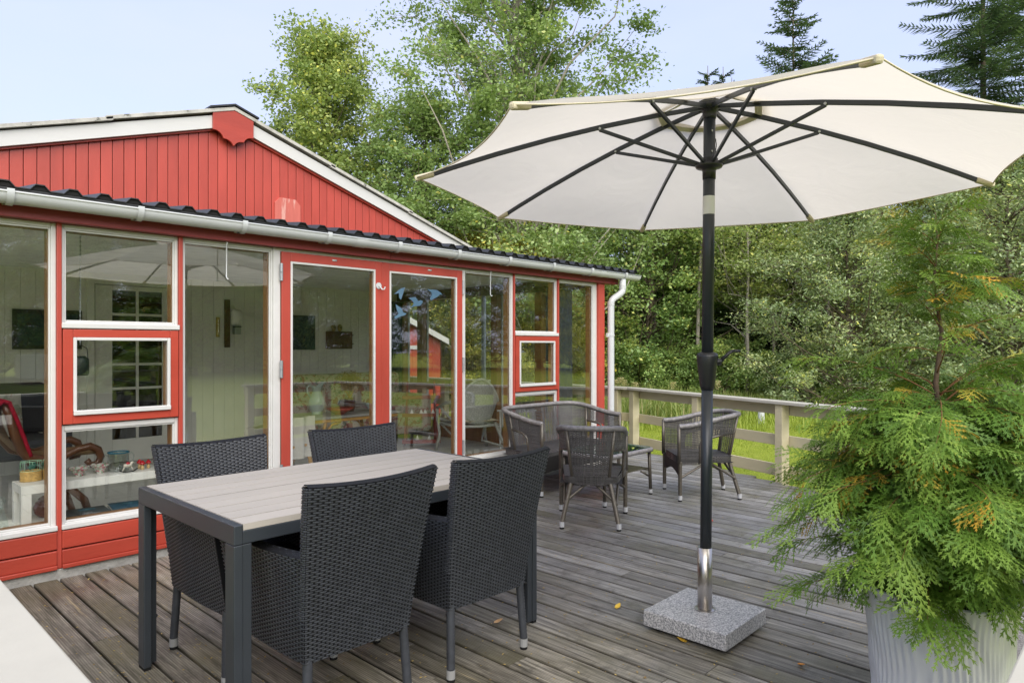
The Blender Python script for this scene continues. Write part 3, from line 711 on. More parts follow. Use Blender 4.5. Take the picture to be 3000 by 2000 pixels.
# ============================================================ DINING CHAIRS (high-backed, woven black)
def make_chair():
    c = thing('dining_chair', 'x', 'chair', (0, 0, 0), 0, 'woven black dining chairs at the table')
    zb, zt = .28, .872
    def wid(z): return .214 + (.262 - .214) * max(0, (z - zb) / (zt - zb)) ** 1.1
    def yb(z): return -.245 - .105 * max(0, (z - zb) / (zt - zb)) ** 1.25
    def bow(s): return -.022 * (1 - s * s)
    def ob(u, v):
        z = zb + (zt - zb + .012 * ((2 * u - 1) ** 2) * v) * v; s = 2 * u - 1
        return (s * wid(z), yb(z) + bow(s) * (.3 + .7 * v), z)
    def ib(u, v):
        z0 = .43; z = z0 + (zt - z0 + .012 * ((2 * u - 1) ** 2) * v) * v; s = 2 * u - 1; t = (z - zb) / (zt - zb)
        return (s * (wid(z) - .004), yb(z) + bow(s) * (.3 + .7 * t) + .040, z)
    W = MB(); B = MB()
    shell(B, lambda u, v: ob(u, v), 10, 10); weave(W, ob, 14, 78, flip=1)
    shell(B, ib, 10, 8); weave(W, ib, 14, 56, flip=-1)
    # top rim and vertical edges of the back
    def rimf(u, v):
        a = Vector(ob(u, 1)); b = Vector(ib(u, 1)); p = a.lerp(b, v); p.z += .008 * math.sin(math.pi * v) + .002; return p
    shell(B, rimf, 10, 3); weave(W, rimf, 20, 3, amp=.003, gap=.25, flip=-1, rowgap=.04)
    for s in (0, 1):
        def ed(u, v, s=s):
            z_ = (.43 - zb) / (zt - zb) + (1 - (.43 - zb) / (zt - zb)) * v
            a = Vector(ob(s, z_)); b = Vector(ib(s, v)); p = a.lerp(b, u); p.x += (1 if s else -1) * .006 * math.sin(math.pi * u); return p
        shell(B, ed, 3, 8); weave(W, ed, 2, 56, gap=.05, flip=1 if s else -1)
    # sides
    yf = .285
    for s in (-1, 1):
        def so_(u, v, s=s):
            zt2 = .645 - .012 * math.sin(math.pi * u); z = zb + (zt2 - zb) * v; y0 = yb(z); y = y0 + (yf - y0) * u
            return (s * (wid(z) + .010 * math.sin(math.pi * u) + .028 * u * (z - zb) / .37), y, z)
        def si_(u, v, s=s):
            p = Vector(so_(u, ((.43 - zb) + (.645 - .43) * v) / (.645 - zb))); p.x -= s * .050; return p
        def at_(u, v, s=s):
            a = Vector(so_(u, 1)); b = Vector(si_(u, 1)); p = a.lerp(b, v); p.z += .012 * math.sin(math.pi * v); return p
        def fe_(u, v, s=s):
            a = Vector(so_(1, v)); b = Vector(a); b.x -= s * .050; return a.lerp(b, u)
        shell(B, so_, 8, 6); weave(W, so_, 15, 48, flip=s)
        shell(B, si_, 8, 4); weave(W, si_, 15, 26, flip=-s)
        shell(B, at_, 8, 3); weave(W, at_, 15, 5, amp=.0032, gap=.18, flip=-s)
        shell(B, fe_, 2, 6); weave(W, fe_, 2, 48, gap=.05, flip=-s)
    def seat(u, v): return ((2 * u - 1) * .205, -.235 + .52 * v, .43 + .012 * math.sin(math.pi * u))
    shell(B, seat, 6, 6); weave(W, seat, 12, 60, flip=1)
    def front(u, v): return ((2 * u - 1) * .205, yf - .004, zb + (.43 - zb) * v)
    shell(B, front, 4, 4); weave(W, front, 12, 19, flip=1)
    def under(u, v): return ((2 * u - 1) * .205, -.235 + .52 * v, zb + .006)
    shell(B, under, 2, 2)
    B.build('backing', pm('dark_core', (.006, .0065, .008), .6, .3), c, smooth=True, fix=False)
    o = W.build('weave', 'wick', c, smooth=True, fix=False); o['kind'] = 'stuff'
    for sx in (-1, 1):
        for (xx, yy, kx, ky) in ((.196, -.232, .012, -.016), (.205, .262, .006, .004)):
            top = Vector((sx * xx, yy, .30)); bot = Vector((sx * (xx + kx), yy + ky, .045))
            m = MB(); nr = 18
            ps = [top.lerp(bot, i / (nr * 2)) for i in range(nr * 2 + 1)]
            m.tube(ps, [.0165 + (.0012 if i % 2 else -.0002) for i in range(len(ps))], 10)
            l = m.build('leg', 'wick', c, smooth=True)
            MB().tube([bot + Vector((0, 0, .002)), (bot.x, bot.y, .012)], .0178, 12).build('foot_cap', 'cap_grey', l, smooth=False)
            MB().tube([(bot.x, bot.y, .013), (bot.x, bot.y, 0)], .0165, 12).build('foot_pad', 'rubber', l, smooth=False)
    return c
ch = make_chair()
CH = [((1.372, -2.335, 0), 0.0, 'woven black dining chair backing onto the deck, table end beside the cap rail'),
      ((2.012, -2.335, 0), R(-1.5), 'woven black dining chair backing onto the deck, table end toward the parasol base'),
      ((1.365, -1.715, 0), R(181), 'woven black dining chair between table and fixed windows'),
      ((2.105, -1.745, 0), R(178), 'woven black dining chair between table and double door')]
ch.location, ch.rotation_euler = CH[0][0], (0, 0, CH[0][1]); ch['label'] = CH[0][2]
for l_, r_, t_ in CH[1:]: dup(ch, l_, r_, t_)

# ============================================================ PARASOL AND BASE
PC = Vector((2.951, -3.068, 0))
pb = thing('granite_parasol_stand', 'square speckled grey granite slab with steel tube holding the parasol', 'parasol base', (2.951, -3.067, 0))
MB().box(-.206, .206, -.206, .206, .022, .095).build('slab', 'granite', pb, bevel=.005, fix=False)
MB().tube([(0, 0, .095), (0, 0, .386)], .0335, 24).build('tube', 'steel', pb, smooth=False)
bpy.data.objects['tube'].data.polygons.foreach_set('use_smooth', [len(p.vertices) == 4 for p in bpy.data.objects['tube'].data.polygons])
MB().lathe([(.0335, 0), (.048, 0), (.048, .004), (.0335, .007)], (0, 0, .095), 24, False, False).build('collar_ring', 'steel', pb)
for sx in (-1, 1):
    for sy in (-1, 1): MB().lathe([(.02, 0), (.02, .023)], (sx * .15, sy * .15, 0), 12).build('foot_pad', 'rubber', pb)
pa = thing('parasol', 'large ecru canvas parasol with dark pole, eight ribs and crank', 'parasol', (2.951, -3.068, 0))
HZ = 2.462; TZ = 2.092; RT = 1.371
LEAN = Vector((.007, -.020, 0))            # hub is very slightly off the foot
def pol(z): return LEAN * (z / 2.47) + Vector((0, 0, z))
po = MB().tube([pol(.30), pol(1.16)], .0265, 20).tube([pol(1.16), pol(HZ + .03)], .0275, 20).build('pole', 'pole', pa, smooth=True)
MB().tube([pol(1.945), pol(2.030)], .0279, 20, cap=False).build('sticker', simple('worn_white_label', (.66, .66, .66), .6, var=.1, wear=(.3, .3, .3), wthr=.66, wscale=40), po, smooth=True)
MB().box(.024, .034, -.007, .007, .375, .415).build('green_clip', simple('green_clip', (.0, .30, .10), .4), po, bevel=.002, fix=False)
for z in (2.33, 2.235): MB().lathe([(.006, 0), (.004, .002)], (0, 0, 0), 8).build('rivet', 'cap_silver', po).matrix_local = Matrix.Translation(pol(z) + Vector((-.016, -.0225, 0))) @ Matrix.Rotation(R(90), 4, 'X')
# crank housing and handle
ck = MB().lathe([(.0285, -.10), (.034, -.085), (.046, .02), (.050, .055), (.047, .070), (.030, .076)], (pol(1.2).x, pol(1.2).y, 1.225), 20).build('crank_housing', 'plastic', pa, smooth=True)
RV = Vector((ST, -CT, 0))
b0 = pol(1.255) + RV * .045
MB().tube([b0 - RV * .02, b0 + RV * .018, b0 + RV * .022], [.016, .016, .010], 12).tube([b0 + RV * .012, b0 + RV * .055 + Vector((0, 0, .040)), b0 + RV * .075 + Vector((0, 0, .052))], [.010, .008, .008], 8).tube([b0 + RV * .072 + Vector((0, 0, .052)), b0 + RV * .108 + Vector((0, 0, .050))], [.007, .0075], 10).build('crank_handle', 'plastic', ck, smooth=True)
# runner, hub
MB().lathe([(.030, -.055), (.031, -.02), (.034, -.006), (.058, -.002), (.064, .006), (.060, .016), (.042, .020), (.040, .040), (.030, .042)], (pol(2.165).x, pol(2.165).y, 2.165), 24).build('runner', 'plastic', pa, smooth=True)
MB().lathe([(.029, -.07), (.031, -.06), (.034, -.03), (.050, -.028), (.052, .010), (.03, .02), (.012, .05), (.0, .055)], (pol(HZ).x, pol(HZ).y, HZ), 20, True, False).build('hub', 'plastic', pa, smooth=True)
HX, HY = pol(HZ).x, pol(HZ).y
def canz(r): return 2.463 - .165 * r - .070 * r * r
def rib_pt(a, r, dz=0): return Vector((HX + r * math.cos(a), HY + r * math.sin(a), canz(r) + dz))
AN = [R(45 * k + 1) for k in range(8)]
def canopy(r0, r1, lift, scal, nr=12, na=12):
    m = MB(); V = {}
    for k in range(8):
        a0, a1 = AN[k], AN[k] + R(45)
        def fn(u, v, a0=a0, a1=a1):
            r = r0 + (r1 - r0) * v
            p = rib_pt(a0, r).lerp(rib_pt(a1, r), u)                    # flat panel between ribs
            q = 4 * u * (1 - u); c_ = Vector((HX, HY, p.z)); 
            p = p.lerp(c_, scal * q * v * v)                            # scalloped hem
            p.z += lift - .016 * q * v + .006 * q * math.sin(9 * v + k)
            return p
        m.grid(fn, na, nr)
    bm = bmesh.new(); me = bpy.data.meshes.new('tmp'); me.from_pydata(m.v, [], m.f); bm.from_mesh(me); bmesh.ops.remove_doubles(bm, verts=bm.verts, dist=1e-4)
    m2 = MB(); bm.verts.index_update(); m2.v = [tuple(v.co) for v in bm.verts]; m2.f = [tuple(v.index for v in f.verts) for f in bm.faces]; bm.free()
    return m2
cn = canopy(.215, RT, 0.0, .048).build('canopy', 'canvas', pa, smooth=True)
canopy(.01, .30, .045, .05, 5, 6).build('vent_cap', 'canvas', pa, smooth=True)
# hem tapes
hm = MB(); pts = []
for k in range(8):
    for i in range(12):
        u = i / 12; p = rib_pt(AN[k], RT).lerp(rib_pt(AN[k] + R(45), RT), u); q = 4 * u * (1 - u); p = p.lerp(Vector((HX, HY, p.z)), .048 * q); p.z += -.016 * q - .002; pts.append(p)
hm.tube(pts, .0032, 5, closed=True); hm.build('hem', 'hem', cn, smooth=True)
pts = []
for k in range(8):
    for i in range(6): pts.append(rib_pt(AN[k], .215).lerp(rib_pt(AN[k] + R(45), .215), i / 6) + Vector((0, 0, -.006 - .006 * (4 * (i / 6) * (1 - i / 6)))))
m = MB()
nn = len(pts); m.v = [tuple(p) for p in pts] + [tuple(p + (p - Vector((HX, HY, p.z))) * .16 - Vector((0, 0, .010))) for p in pts]; m.f = [(i, (i + 1) % nn, nn + (i + 1) % nn, nn + i) for i in range(nn)]
m.build('vent_hem', simple('cream_vent_hem', (.68, .62, .46), .8), cn, smooth=True, fix=False)
RJ = .52
for k in range(8):
    a = AN[k]; m = MB(); rs = [.03, .25, .5, .75, 1.0, 1.2, RT - .055]
    for i in range(len(rs) - 1): m.bar(rib_pt(a, rs[i], -.013), rib_pt(a, rs[i + 1] + .003, -.013), .013, .021)
    rb_ = m.build('rib', 'pole', pa, bevel=.002, fix=False)
    jt = rib_pt(a, RJ, -.024)
    st = Vector((HX * .88 + .038 * math.cos(a), HY * .88 + .038 * math.sin(a), 2.178))
    MB().bar(st, jt, .012, .016).build('strut', 'pole', rb_, bevel=.002, fix=False)
    s_ = Vector((-math.sin(a), math.cos(a), 0))
    MB().tube([jt + s_ * .011 + Vector((0, 0, .004)), jt - s_ * .011 + Vector((0, 0, .004))], .006, 8).build('joint_pin', 'cap_silver', rb_)
    MB().bar(rib_pt(a, RT - .085, -.014), rib_pt(a, RT + .004, -.006), .026, .026).build('rib_pocket', 'hem', cn, bevel=.008, fix=False)
# cord
MB().tube([pol(2.30) + RV * .029, pol(2.27) + RV * .033, pol(2.19) + RV * .022], .0022, 5).build('cord', 'rubber', po)

# ============================================================ LOUNGE SET
def lounge(name, label, loc, rz_, wf, wbk, depth, group, sofa=False):
    """woven horseshoe seat: rim, band, back panel, side panels, seat, apron, legs. faces +y"""
    c = thing(name, label, 'sofa' if sofa else 'armchair', loc, rz_, group)
    hw = wf / 2; d0 = depth / 2
    zr_f, zr_b = (.640, .735) if not sofa else (.645, .735)
    def rimc(t):
        """plan of the rim, t 0..1 from one arm front round the back to the other"""
        n1 = .30 if not sofa else .20
        if t < n1: u = t / n1; p = Vector((-hw + .012 * u, d0 - (d0 + .02) * u, 0)); ang = 0
        elif t > 1 - n1: u = (1 - t) / n1; p = Vector((hw - .012 * u, d0 - (d0 + .02) * u, 0))
        else:
            u = (t - n1) / (1 - 2 * n1); a = math.pi * (1 - u); ex = .62 if not sofa else .42
            cx, cy = math.cos(a), math.sin(a)
            p = Vector(((hw - .012) * math.copysign(abs(cx) ** ex, cx), -.02 - (d0 + .06) * abs(cy) ** (.75 if not sofa else .6), 0))
        q = max(0, min(1, (d0 - p.y) / (2 * d0 + .08))); p.z = zr_f + (zr_b - zr_f) * (q * q * (3 - 2 * q)); return p
    NS = 44 if sofa else 36
    ts = [i / NS for i in range(NS + 1)]
    rim = [rimc(t) for t in ts]
    m = MB(); rr_ = [.021 + .0015 * math.sin(i * 2.4) for i in range(len(rim))]
    m.tube(rim, rr_, 10)
    # binding turns round the rim
    for i in range(NS * 3):
        t = (i + .5) / (NS * 3); p = rimc(t); q = rimc(min(1, t + .004)) - rimc(max(0, t - .004))
        if q.length > 1e-6:
            q.normalize(); m.tube([p - q * .0035, p + q * .0035], [.0225, .0225], 8, cap=False)
    m.build('rim', 'rim2', c, smooth=True, fix=False)
    seat_z = .375
    hwb = wbk / 2
    def lowc(t):
        """line where the shell meets the seat (narrower at the back)"""
        p = rimc(t); q = max(0, min(1, (d0 - p.y) / (2 * d0 + .06)))
        return Vector((p.x * (1 - .26 * q * (0 if sofa and abs(p.x) < hw * .6 else 1) * (.5 if sofa else 1)), p.y + .075 * q * q, .31))
    W = MB(); B = MB()
    def sh(t, v):
        a = rimc(t); b = lowc(t); p = b.lerp(a, v); return p
    t_s = .215 if not sofa else .13          # side panels end here; an opening follows, then the back panel
    t_b = .425 if not sofa else .235
    def patch(t0, t1, v0, v1, nu, nv, arch=0.0):
        def P(u, v):
            t = t0 + (t1 - t0) * u; lo = v0
            return sh(t, lo + (v1 - lo) * v)
        weave(W, P, nu, nv, amp=.0034, gap=.26, rowgap=.07, k=3, n_=2, flip=1); weave(W, P, nu, nv, amp=.0034, gap=.26, rowgap=.07, k=3, n_=2, flip=-1)
        for i in range(nu + 1):
            u = i / nu; W.tube([P(u, v / 5) for v in range(6)], .0035, 4, cap=False)
    L = sum((rim[i + 1] - rim[i]).length for i in range(NS))
    def cols(a, b): return max(4, int(L * (b - a) / .021))
    patch(0, t_s, 0, .96, cols(0, t_s), 44); patch(1 - t_s, 1, 0, .96, cols(0, t_s), 44)
    patch(t_b, 1 - t_b, 0, .96, cols(t_b, 1 - t_b), 56)
    patch(t_s, t_b, .62, .96, cols(t_s, t_b), 20); patch(1 - t_b, 1 - t_s, .62, .96, cols(t_s, t_b), 20)
    # seat
    def seatf(u, v):
        y = d0 - .01 - (2 * d0 - .02) * v; k_ = 1 - .20 * v * (0 if sofa else 1); x = (2 * u - 1) * (hw - .02) * k_
        return (x, y, seat_z + .010 * math.sin(math.pi * u) * math.sin(math.pi * v))
    shell(B, seatf, 6, 6); weave(W, seatf, int(wf / .021), int(2 * d0 / .0075), amp=.0022, gap=.3, k=3, n_=2, flip=-1)
    def seatside(u, v):
        # rounded edge all round the seat
        a = 2 * math.pi * u; ex = .35
        k_ = lambda y: 1 - .20 * (d0 - y) / (2 * d0) * (0 if sofa else 1)
        y = d0 * .99 * math.copysign(abs(math.sin(a)) ** ex, math.sin(a)); x = (hw - .012) * math.copysign(abs(math.cos(a)) ** ex, math.cos(a)) * k_(y)
        return (x, y, seat_z - .052 + .052 * v)
    shell(B, seatside, 40, 2); weave(W, seatside, int((2 * wf + 4 * d0) / .02), 7, amp=.002, gap=.3, k=3, n_=2, flip=1)
    B.grid(lambda u, v: ((2 * u - 1) * (hw - .03), d0 * .95 * (2 * v - 1), seat_z - .05), 2, 2)
    def apron(u, v):
        x = (2 * u - 1) * (hw - .012); z0 = .20 + (.055 * (1 - (2 * u - 1) ** 2) if not sofa else .02 * (1 - (2 * u - 1) ** 4))
        return (x, d0 - .004, z0 + (seat_z - .03 - z0) * v)
    shell(B, apron, 10, 6); weave(W, apron, int(wf / .02), 22, amp=.0022, gap=.3, k=3, n_=2, flip=1)
    B.build('backing', M['core2'], c, smooth=True, fix=False)
    o = W.build('weave', 'wick2', c, smooth=True, fix=False); o['kind'] = 'stuff'
    # tubes framing the side openings and the arm fronts
    for s in (0, 1):
        f_ = (lambda t: t) if s == 0 else (lambda t: 1 - t)
        pth = [sh(f_(t_s), 0.02), sh(f_(t_s), .35), sh(f_(t_s + .006), .52), sh(f_(t_s + .03), .60), sh(f_((t_s + t_b) / 2), .62), sh(f_(t_b), .63)]
        MB().tube(pth, .011, 8).build('opening_tube', 'leg2', c, smooth=True)
        MB().tube([sh(f_(t_b), 0), sh(f_(t_b), .5), sh(f_(t_b), 1)], .013, 8).build('back_post', 'leg2', c, smooth=True)
        MB().tube([rimc(f_(0)) + Vector((0, 0, .004)), Vector((rimc(f_(0)).x, d0, .33))], .015, 8).build('arm_post', 'leg2', c, smooth=True)
    def wrapped(a, b, r_=.0165, cap=True):
        a, b = Vector(a), Vector(b); n2 = max(10, int((b - a).length / .0045)); ps = [a.lerp(b, i / n2) for i in range(n2 + 1)]
        return MB().tube(ps, [r_ + (.0011 if i % 2 else -.0004) for i in range(n2 + 1)], 10)
    kb = .80 if sofa else .68
    legs = [(-hw + .005, d0 - .01, -hw + .005, d0 - .01), (hw - .005, d0 - .01, hw - .005, d0 - .01), (-hwb * kb, -d0 + .03, -hwb, -d0 - .045), (hwb * kb, -d0 + .03, hwb, -d0 - .045)]
    for (xa, ya, xb, yb_) in legs:
        l = wrapped((xa, ya, .34), (xb, yb_, .035)).build('leg', 'leg2', c, smooth=True)
        MB().tube([(xb, yb_, .052), (xb, yb_, .014)], .0185, 12).build('foot_cap', 'cap_silver', l)
        MB().tube([(xb, yb_, .016), (xb, yb_, 0)], .0165, 12).build('foot_pad', 'rubber', l)
    for s in (-1, 1):
        wrapped((s * hwb * .90, -d0 - .01, .19), (s * .02 if not sofa else s * hwb * .55, -d0 + .05, .325), .010).build('brace', 'leg2', c, smooth=True)
        wrapped((s * (hw - .005), d0 - .012, .20), (s * hwb * .86, -.02, .322), .010).build('brace', 'leg2', c, smooth=True)
        wrapped((s * hwb * .92, -d0 - .015, .18), (s * (hwb * .98), -.03, .325), .010).build('brace', 'leg2', c, smooth=True)
    return c
M['core2'] = pm('dark_weave_core', (.020, .018, .017), .6, .3)
GL = 'grey-brown woven lounge armchairs'
lounge('lounge_armchair', 'grey-brown woven armchair with its back to the dining table', (4.215, -1.460, 0), R(34.5 - 90), .52, .41, .50, GL)
lounge('lounge_armchair', 'grey-brown woven armchair between the slanting fence and the parasol pole', (5.575, -1.625, 0), R(135.7 - 90), .52, .41, .50, GL)
lounge('lounge_sofa', 'two-seat grey-brown woven sofa standing against the sunroom windows', (5.12, -.415, 0), R(180), 1.19, 1.10, .54, None, True)
# low glass-topped table
lt = thing('lounge_table', 'low woven table with greenish glass top amid the lounge seats', 'table', (4.96, -1.075, 0), 0)
hx, hy, zt = .37, .24, .425
def rect(a, b, r_, z, n=6):
    o = []
    for (sx, sy, s0) in ((1, 1, 0), (-1, 1, 90), (-1, -1, 180), (1, -1, 270)):
        for i in range(n + 1): t = R(s0 + 90 * i / n); o.append((sx * (a - r_) + r_ * math.cos(t), sy * (b - r_) + r_ * math.sin(t), z))
    return o
m = MB().tube(rect(hx, hy, .06, zt - .022), .021, 8, closed=True)
for i, p in enumerate(rect(hx, hy, .06, zt - .022, 20)): pass
m.build('table_rim', 'rim2', lt, smooth=True)
MB().prism([(p[0] * .97, p[1] * .97) for p in rect(hx, hy, .05, 0)], zt - .004, zt + .003, axis='z').build('glass_top', 'tableglass', lt, fix=True)
W = MB(); P = lambda u, v: ((2 * u - 1) * (hx - .02), (2 * v - 1) * (hy - .02), zt - .014)
weave(W, P, 34, 44, amp=.002, gap=.3, k=3, n_=2); shell(W, lambda u, v: ((2 * u - 1) * (hx - .02), (2 * v - 1) * (hy - .02), zt - .016), 1, 1)
W.build('woven_top', 'wick2', lt, fix=False)['kind'] = 'stuff'
for sx in (-1, 1):
    for sy in (-1, 1):
        l = MB().tube([(sx * (hx - .03), sy * (hy - .03), zt - .03), (sx * (hx - .02), sy * (hy - .02), .03)], .015, 10).build('leg', 'leg2', lt, smooth=True)
        MB().tube([(sx * (hx - .02), sy * (hy - .02), .045), (sx * (hx - .02), sy * (hy - .02), .012)], .018, 12).build('foot_cap', 'cap_silver', l)
        MB().tube([(sx * (hx - .02), sy * (hy - .02), .014), (sx * (hx - .02), sy * (hy - .02), 0)], .016, 12).build('foot_pad', 'rubber', l)
for s in (-1, 1):
    MB().tube([(s * (hx - .025), -hy + .03, .22), (s * (hx - .025), hy - .03, .22)], .011, 8).build('crossbar', 'leg2', lt, smooth=True)
    MB().tube([(s * (hx - .025), -hy + .03, .16), (s * (hx - .16), -hy + .03, .22)], .009, 8).build('brace', 'leg2', lt, smooth=True)
for k in range(14):
    y = -hy + .05 + (2 * hy - .10) * k / 13
    MB().bar((-hx + .03, y, .234), (hx - .03, y, .234), .022, .006).build('shelf_strand', 'leg2', lt, fix=False)
# ============================================================ PLANTER AND THUJA
PCX, PCY = 2.735, -4.065
pt = thing('planter', 'tall white rippled planter holding the bushy conifer', 'planter', (PCX, PCY, 0))
def pot(u, v, inner=0.0):
    a = 2 * math.pi * u; z = .50 * v; ex = .72
    r_ = .193 + .026 * v + .008 * v ** 5 - inner
    cx = math.copysign(abs(math.cos(a)) ** ex, math.cos(a)); cy = math.copysign(abs(math.sin(a)) ** ex, math.sin(a))
    rip = .0034 * math.sin(a * 64 + 1.8 * math.sin(z * 19)) * (.6 + .4 * math.sin(z * 37 + 3 * math.sin(a * 5))) * min(1, (1 - v) * 9) if not inner else 0
    k = (r_ + rip) * (1.0)
    return (k * cx, k * cy, z)
MB().grid(lambda u, v: pot(u, v), 420, 36).grid(lambda u, v: pot(1 - u, .55 + .45 * v, .014), 60, 4).grid(lambda u, v: Vector(pot(u, 1)).lerp(Vector(pot(u, 1, .014)), v) + Vector((0, 0, .004 * math.sin(math.pi * v))), 60, 3).build('pot', 'pot', pt, smooth=True, fix=False)
MB().grid(lambda u, v: Vector(pot(u, .86, .01)) * (1 - v) + Vector((0, 0, .43)) * v, 40, 4).build('soil', 'soil', pt, smooth=True, fix=False)

def frond_base(seed):
    """flat scale-leaf spray in the xy plane growing along +y, unit length 1; returns quads (k,4,3) and shade (k)"""
    r_ = random.Random(seed); Q = []; S = []
    def strip(p, d, L, w0, w1, s):
        n = Vector((-d.y, d.x, 0)); e = p + d * L
        Q.append([p - n * w0, p + n * w0, e + n * w1, e - n * w1]); S.append(s)
    def br(p, d, L, lev, s):
        n = max(2, int(L / (.085 if lev else .105)))
        bend = r_.uniform(-.3, .3)
        pos = p.copy(); dd = d.copy(); step = L / n
        for i in range(n):
            q = i / n
            wdt = .0125 * (1 - .35 * q)
            strip(pos, dd, step * 1.1, wdt, wdt * .9, s + .35 * q)
            sides = (-1, 1) if lev else ((-1,) if i % 2 else (1,))
            for sd in sides:
                if lev < 2 and (i > 0 or lev > 0):
                    a = sd * R(r_.uniform(32, 48)); d2 = Vector((dd.x * math.cos(a) - dd.y * math.sin(a), dd.x * math.sin(a) + dd.y * math.cos(a), 0))
                    if lev == 0: br(pos + dd * step * .5, d2, L * (.52 * (1 - q) ** .7 + .06) * r_.uniform(.75, 1.15), 1, s + .12)
                    else: strip(pos + dd * step * .5, d2, .080 * r_.uniform(.7, 1.25) * (1 - .4 * q), .0135, .008, s + .3 + .35 * q)
            a = bend * step * 2.2; dd = Vector((dd.x * math.cos(a) - dd.y * math.sin(a), dd.x * math.sin(a) + dd.y * math.cos(a), 0)); pos = pos + dd * step
        strip(pos, dd, .05, .012, .005, s + .5)
    br(Vector((0, 0, 0)), Vector((0, 1, 0)), 1.0, 0, .1)
    A = np.array([[tuple(x) for x in q] for q in Q]); return A, np.array(S)
FB = [frond_base(s) for s in range(6)]
rg = np.random.default_rng(11)
QV = []; QT = []
def put_frond(p, d, L, up, t, droop=.25):
    A, S = FB[rg.integers(0, 6)]
    d = d.normalized(); x = d.cross(up)
    if x.length < 1e-3: x = Vector((1, 0, 0))
    x.normalize(); z = x.cross(d)
    a = A.copy() * L
    yy = a[..., 1]; bend = -(yy ** 2) / L * droop - np.abs(a[..., 0]) * .22
    o = np.array(p) + a[..., 0:1] * np.array(x) + a[..., 1:2] * np.array(d) + (a[..., 2] + bend)[..., None] * (np.array(z) * .6 + np.array((0, 0, .4)))
    QV.append(o); QT.append(np.clip(t + .28 * (S - .5), 0, .90) if t < .95 else np.full(len(S), t))
tr_ = MB(); twm = MB()
lead = [Vector((PCX, PCY, .42)), Vector((PCX + .012, PCY - .005, .75)), Vector((PCX + .024, PCY - .005, 1.02)), Vector((PCX + .0, PCY + .012, 1.20)), Vector((PCX + .032, PCY + .0, 1.38)), Vector((PCX + .008, PCY + .02, 1.54)), Vector((PCX + .03, PCY + .012, 1.70)), Vector((PCX + .035, PCY + .02, 1.80))]
lr = [.015, .012, .010, .0085, .0065, .005, .0035, .0015]
def leadp(z):
    for i in range(len(lead) - 1):
        if lead[i].z <= z <= lead[i + 1].z: return lead[i].lerp(lead[i + 1], (z - lead[i].z) / (lead[i + 1].z - lead[i].z))
    return lead[-1].copy()
tr_.tube(lead, lr, 9)
rb_ = random.Random(21)
def branch(z, az, L, rise, n_fr, thick=.005, start=.14, fl=(.085, .155), yell=0.0, out=.0):
    p0 = leadp(z); d = Vector((math.cos(az), math.sin(az), rise)).normalized(); pts = []; pos = p0 + Vector((math.cos(az), math.sin(az), 0)) * out; n = 9
    for i in range(n + 1):
        pts.append(pos.copy()); q = i / n
        d = (d + Vector((rb_.uniform(-.09, .09), rb_.uniform(-.09, .09), -.085 if rise > .2 else -.06 + .05 * q))).normalized(); pos = pos + d * (L / n)
    twm.tube(pts, [thick * .62 * (1 - .8 * i / n) for i in range(n + 1)], 5)
    n_fr = int(n_fr * 2.05)
    for i in range(n_fr):
        q = start + (1 - start) * (i + rb_.random()) / n_fr; k = min(n - 1, int(q * n)); p = pts[k].lerp(pts[k + 1], q * n - k); t = (pts[k + 1] - pts[k]).normalized()
        side = 1 if i % 2 else -1
        a = side * R(rb_.uniform(12, 85)) * (1 - .55 * q); x = t.cross(Vector((0, 0, 1))); 
        if x.length < 1e-3: x = Vector((1, 0, 0))
        x.normalize(); dd = (t * math.cos(a) + x * math.sin(a) + Vector((0, 0, rb_.uniform(-.55, .38)))).normalized()
        up = (Vector((0, 0, 1)) + Vector((rb_.uniform(-.7, .7), rb_.uniform(-.7, .7), 0)) + Vector((math.cos(az), math.sin(az), 0)) * .5).normalized()
        tint = rb_.uniform(.0, .55) + .33 * q
        if rb_.random() < yell: tint = rb_.uniform(.95, 1)
        put_frond(p, dd, rb_.uniform(*fl), up, tint)
    put_frond(pts[-1], (pts[-1] - pts[-2]).normalized(), rb_.uniform(*fl), Vector((0, 0, 1)), .7)
for i in range(58):                                   # dense skirt
    z = .55 + .38 * (i / 58) ** 1.0; branch(z, i * 2.39996 + rb_.uniform(-.3, .3), rb_.uniform(.32, .50), rb_.uniform(.05, .95), 16, yell=.01)
for i in range(14):                                   # drooping over the pot
    branch(.62 + .10 * rb_.random(), i * 2.39996 + .7, rb_.uniform(.26, .38), rb_.uniform(-.30, -.0), 10, yell=.01)
for i in range(40):                                   # middle
    z = .84 + .34 * i / 40; branch(z, i * 2.39996 + 1.1, rb_.uniform(.28, .52), rb_.uniform(.15, .95), 14, yell=.05)
for i in range(17):                                   # open top
    z = 1.08 + .64 * i / 17; branch(z, i * 2.39996 + .4, rb_.uniform(.20, .44) * (1 - .55 * i / 17), rb_.uniform(.3, 1.5), 9, .004, .25, (.06, .12), yell=.16)
for i in range(16): branch(1.40 + .38 * i / 16, i * 2.39996, .15 * (1 - .4 * i / 16), 1.2, 7, .003, .1, (.06, .10))
for (dz, az, L) in ((.92, 2.55, .40), (1.0, 2.3, .36), (.88, -1.0, .42), (1.02, 3.0, .3)): branch(dz, az, L, .25, 9, .006, .3, (.07, .13), yell=.75)
for (dz, az, L) in ((.78, 2.45, .56), (.72, 2.75, .54), (.84, 2.15, .52), (.68, 2.3, .50), (.9, 2.65, .5)): branch(dz, az, L, .12, 14, .006, .3, (.08, .14), yell=.02)
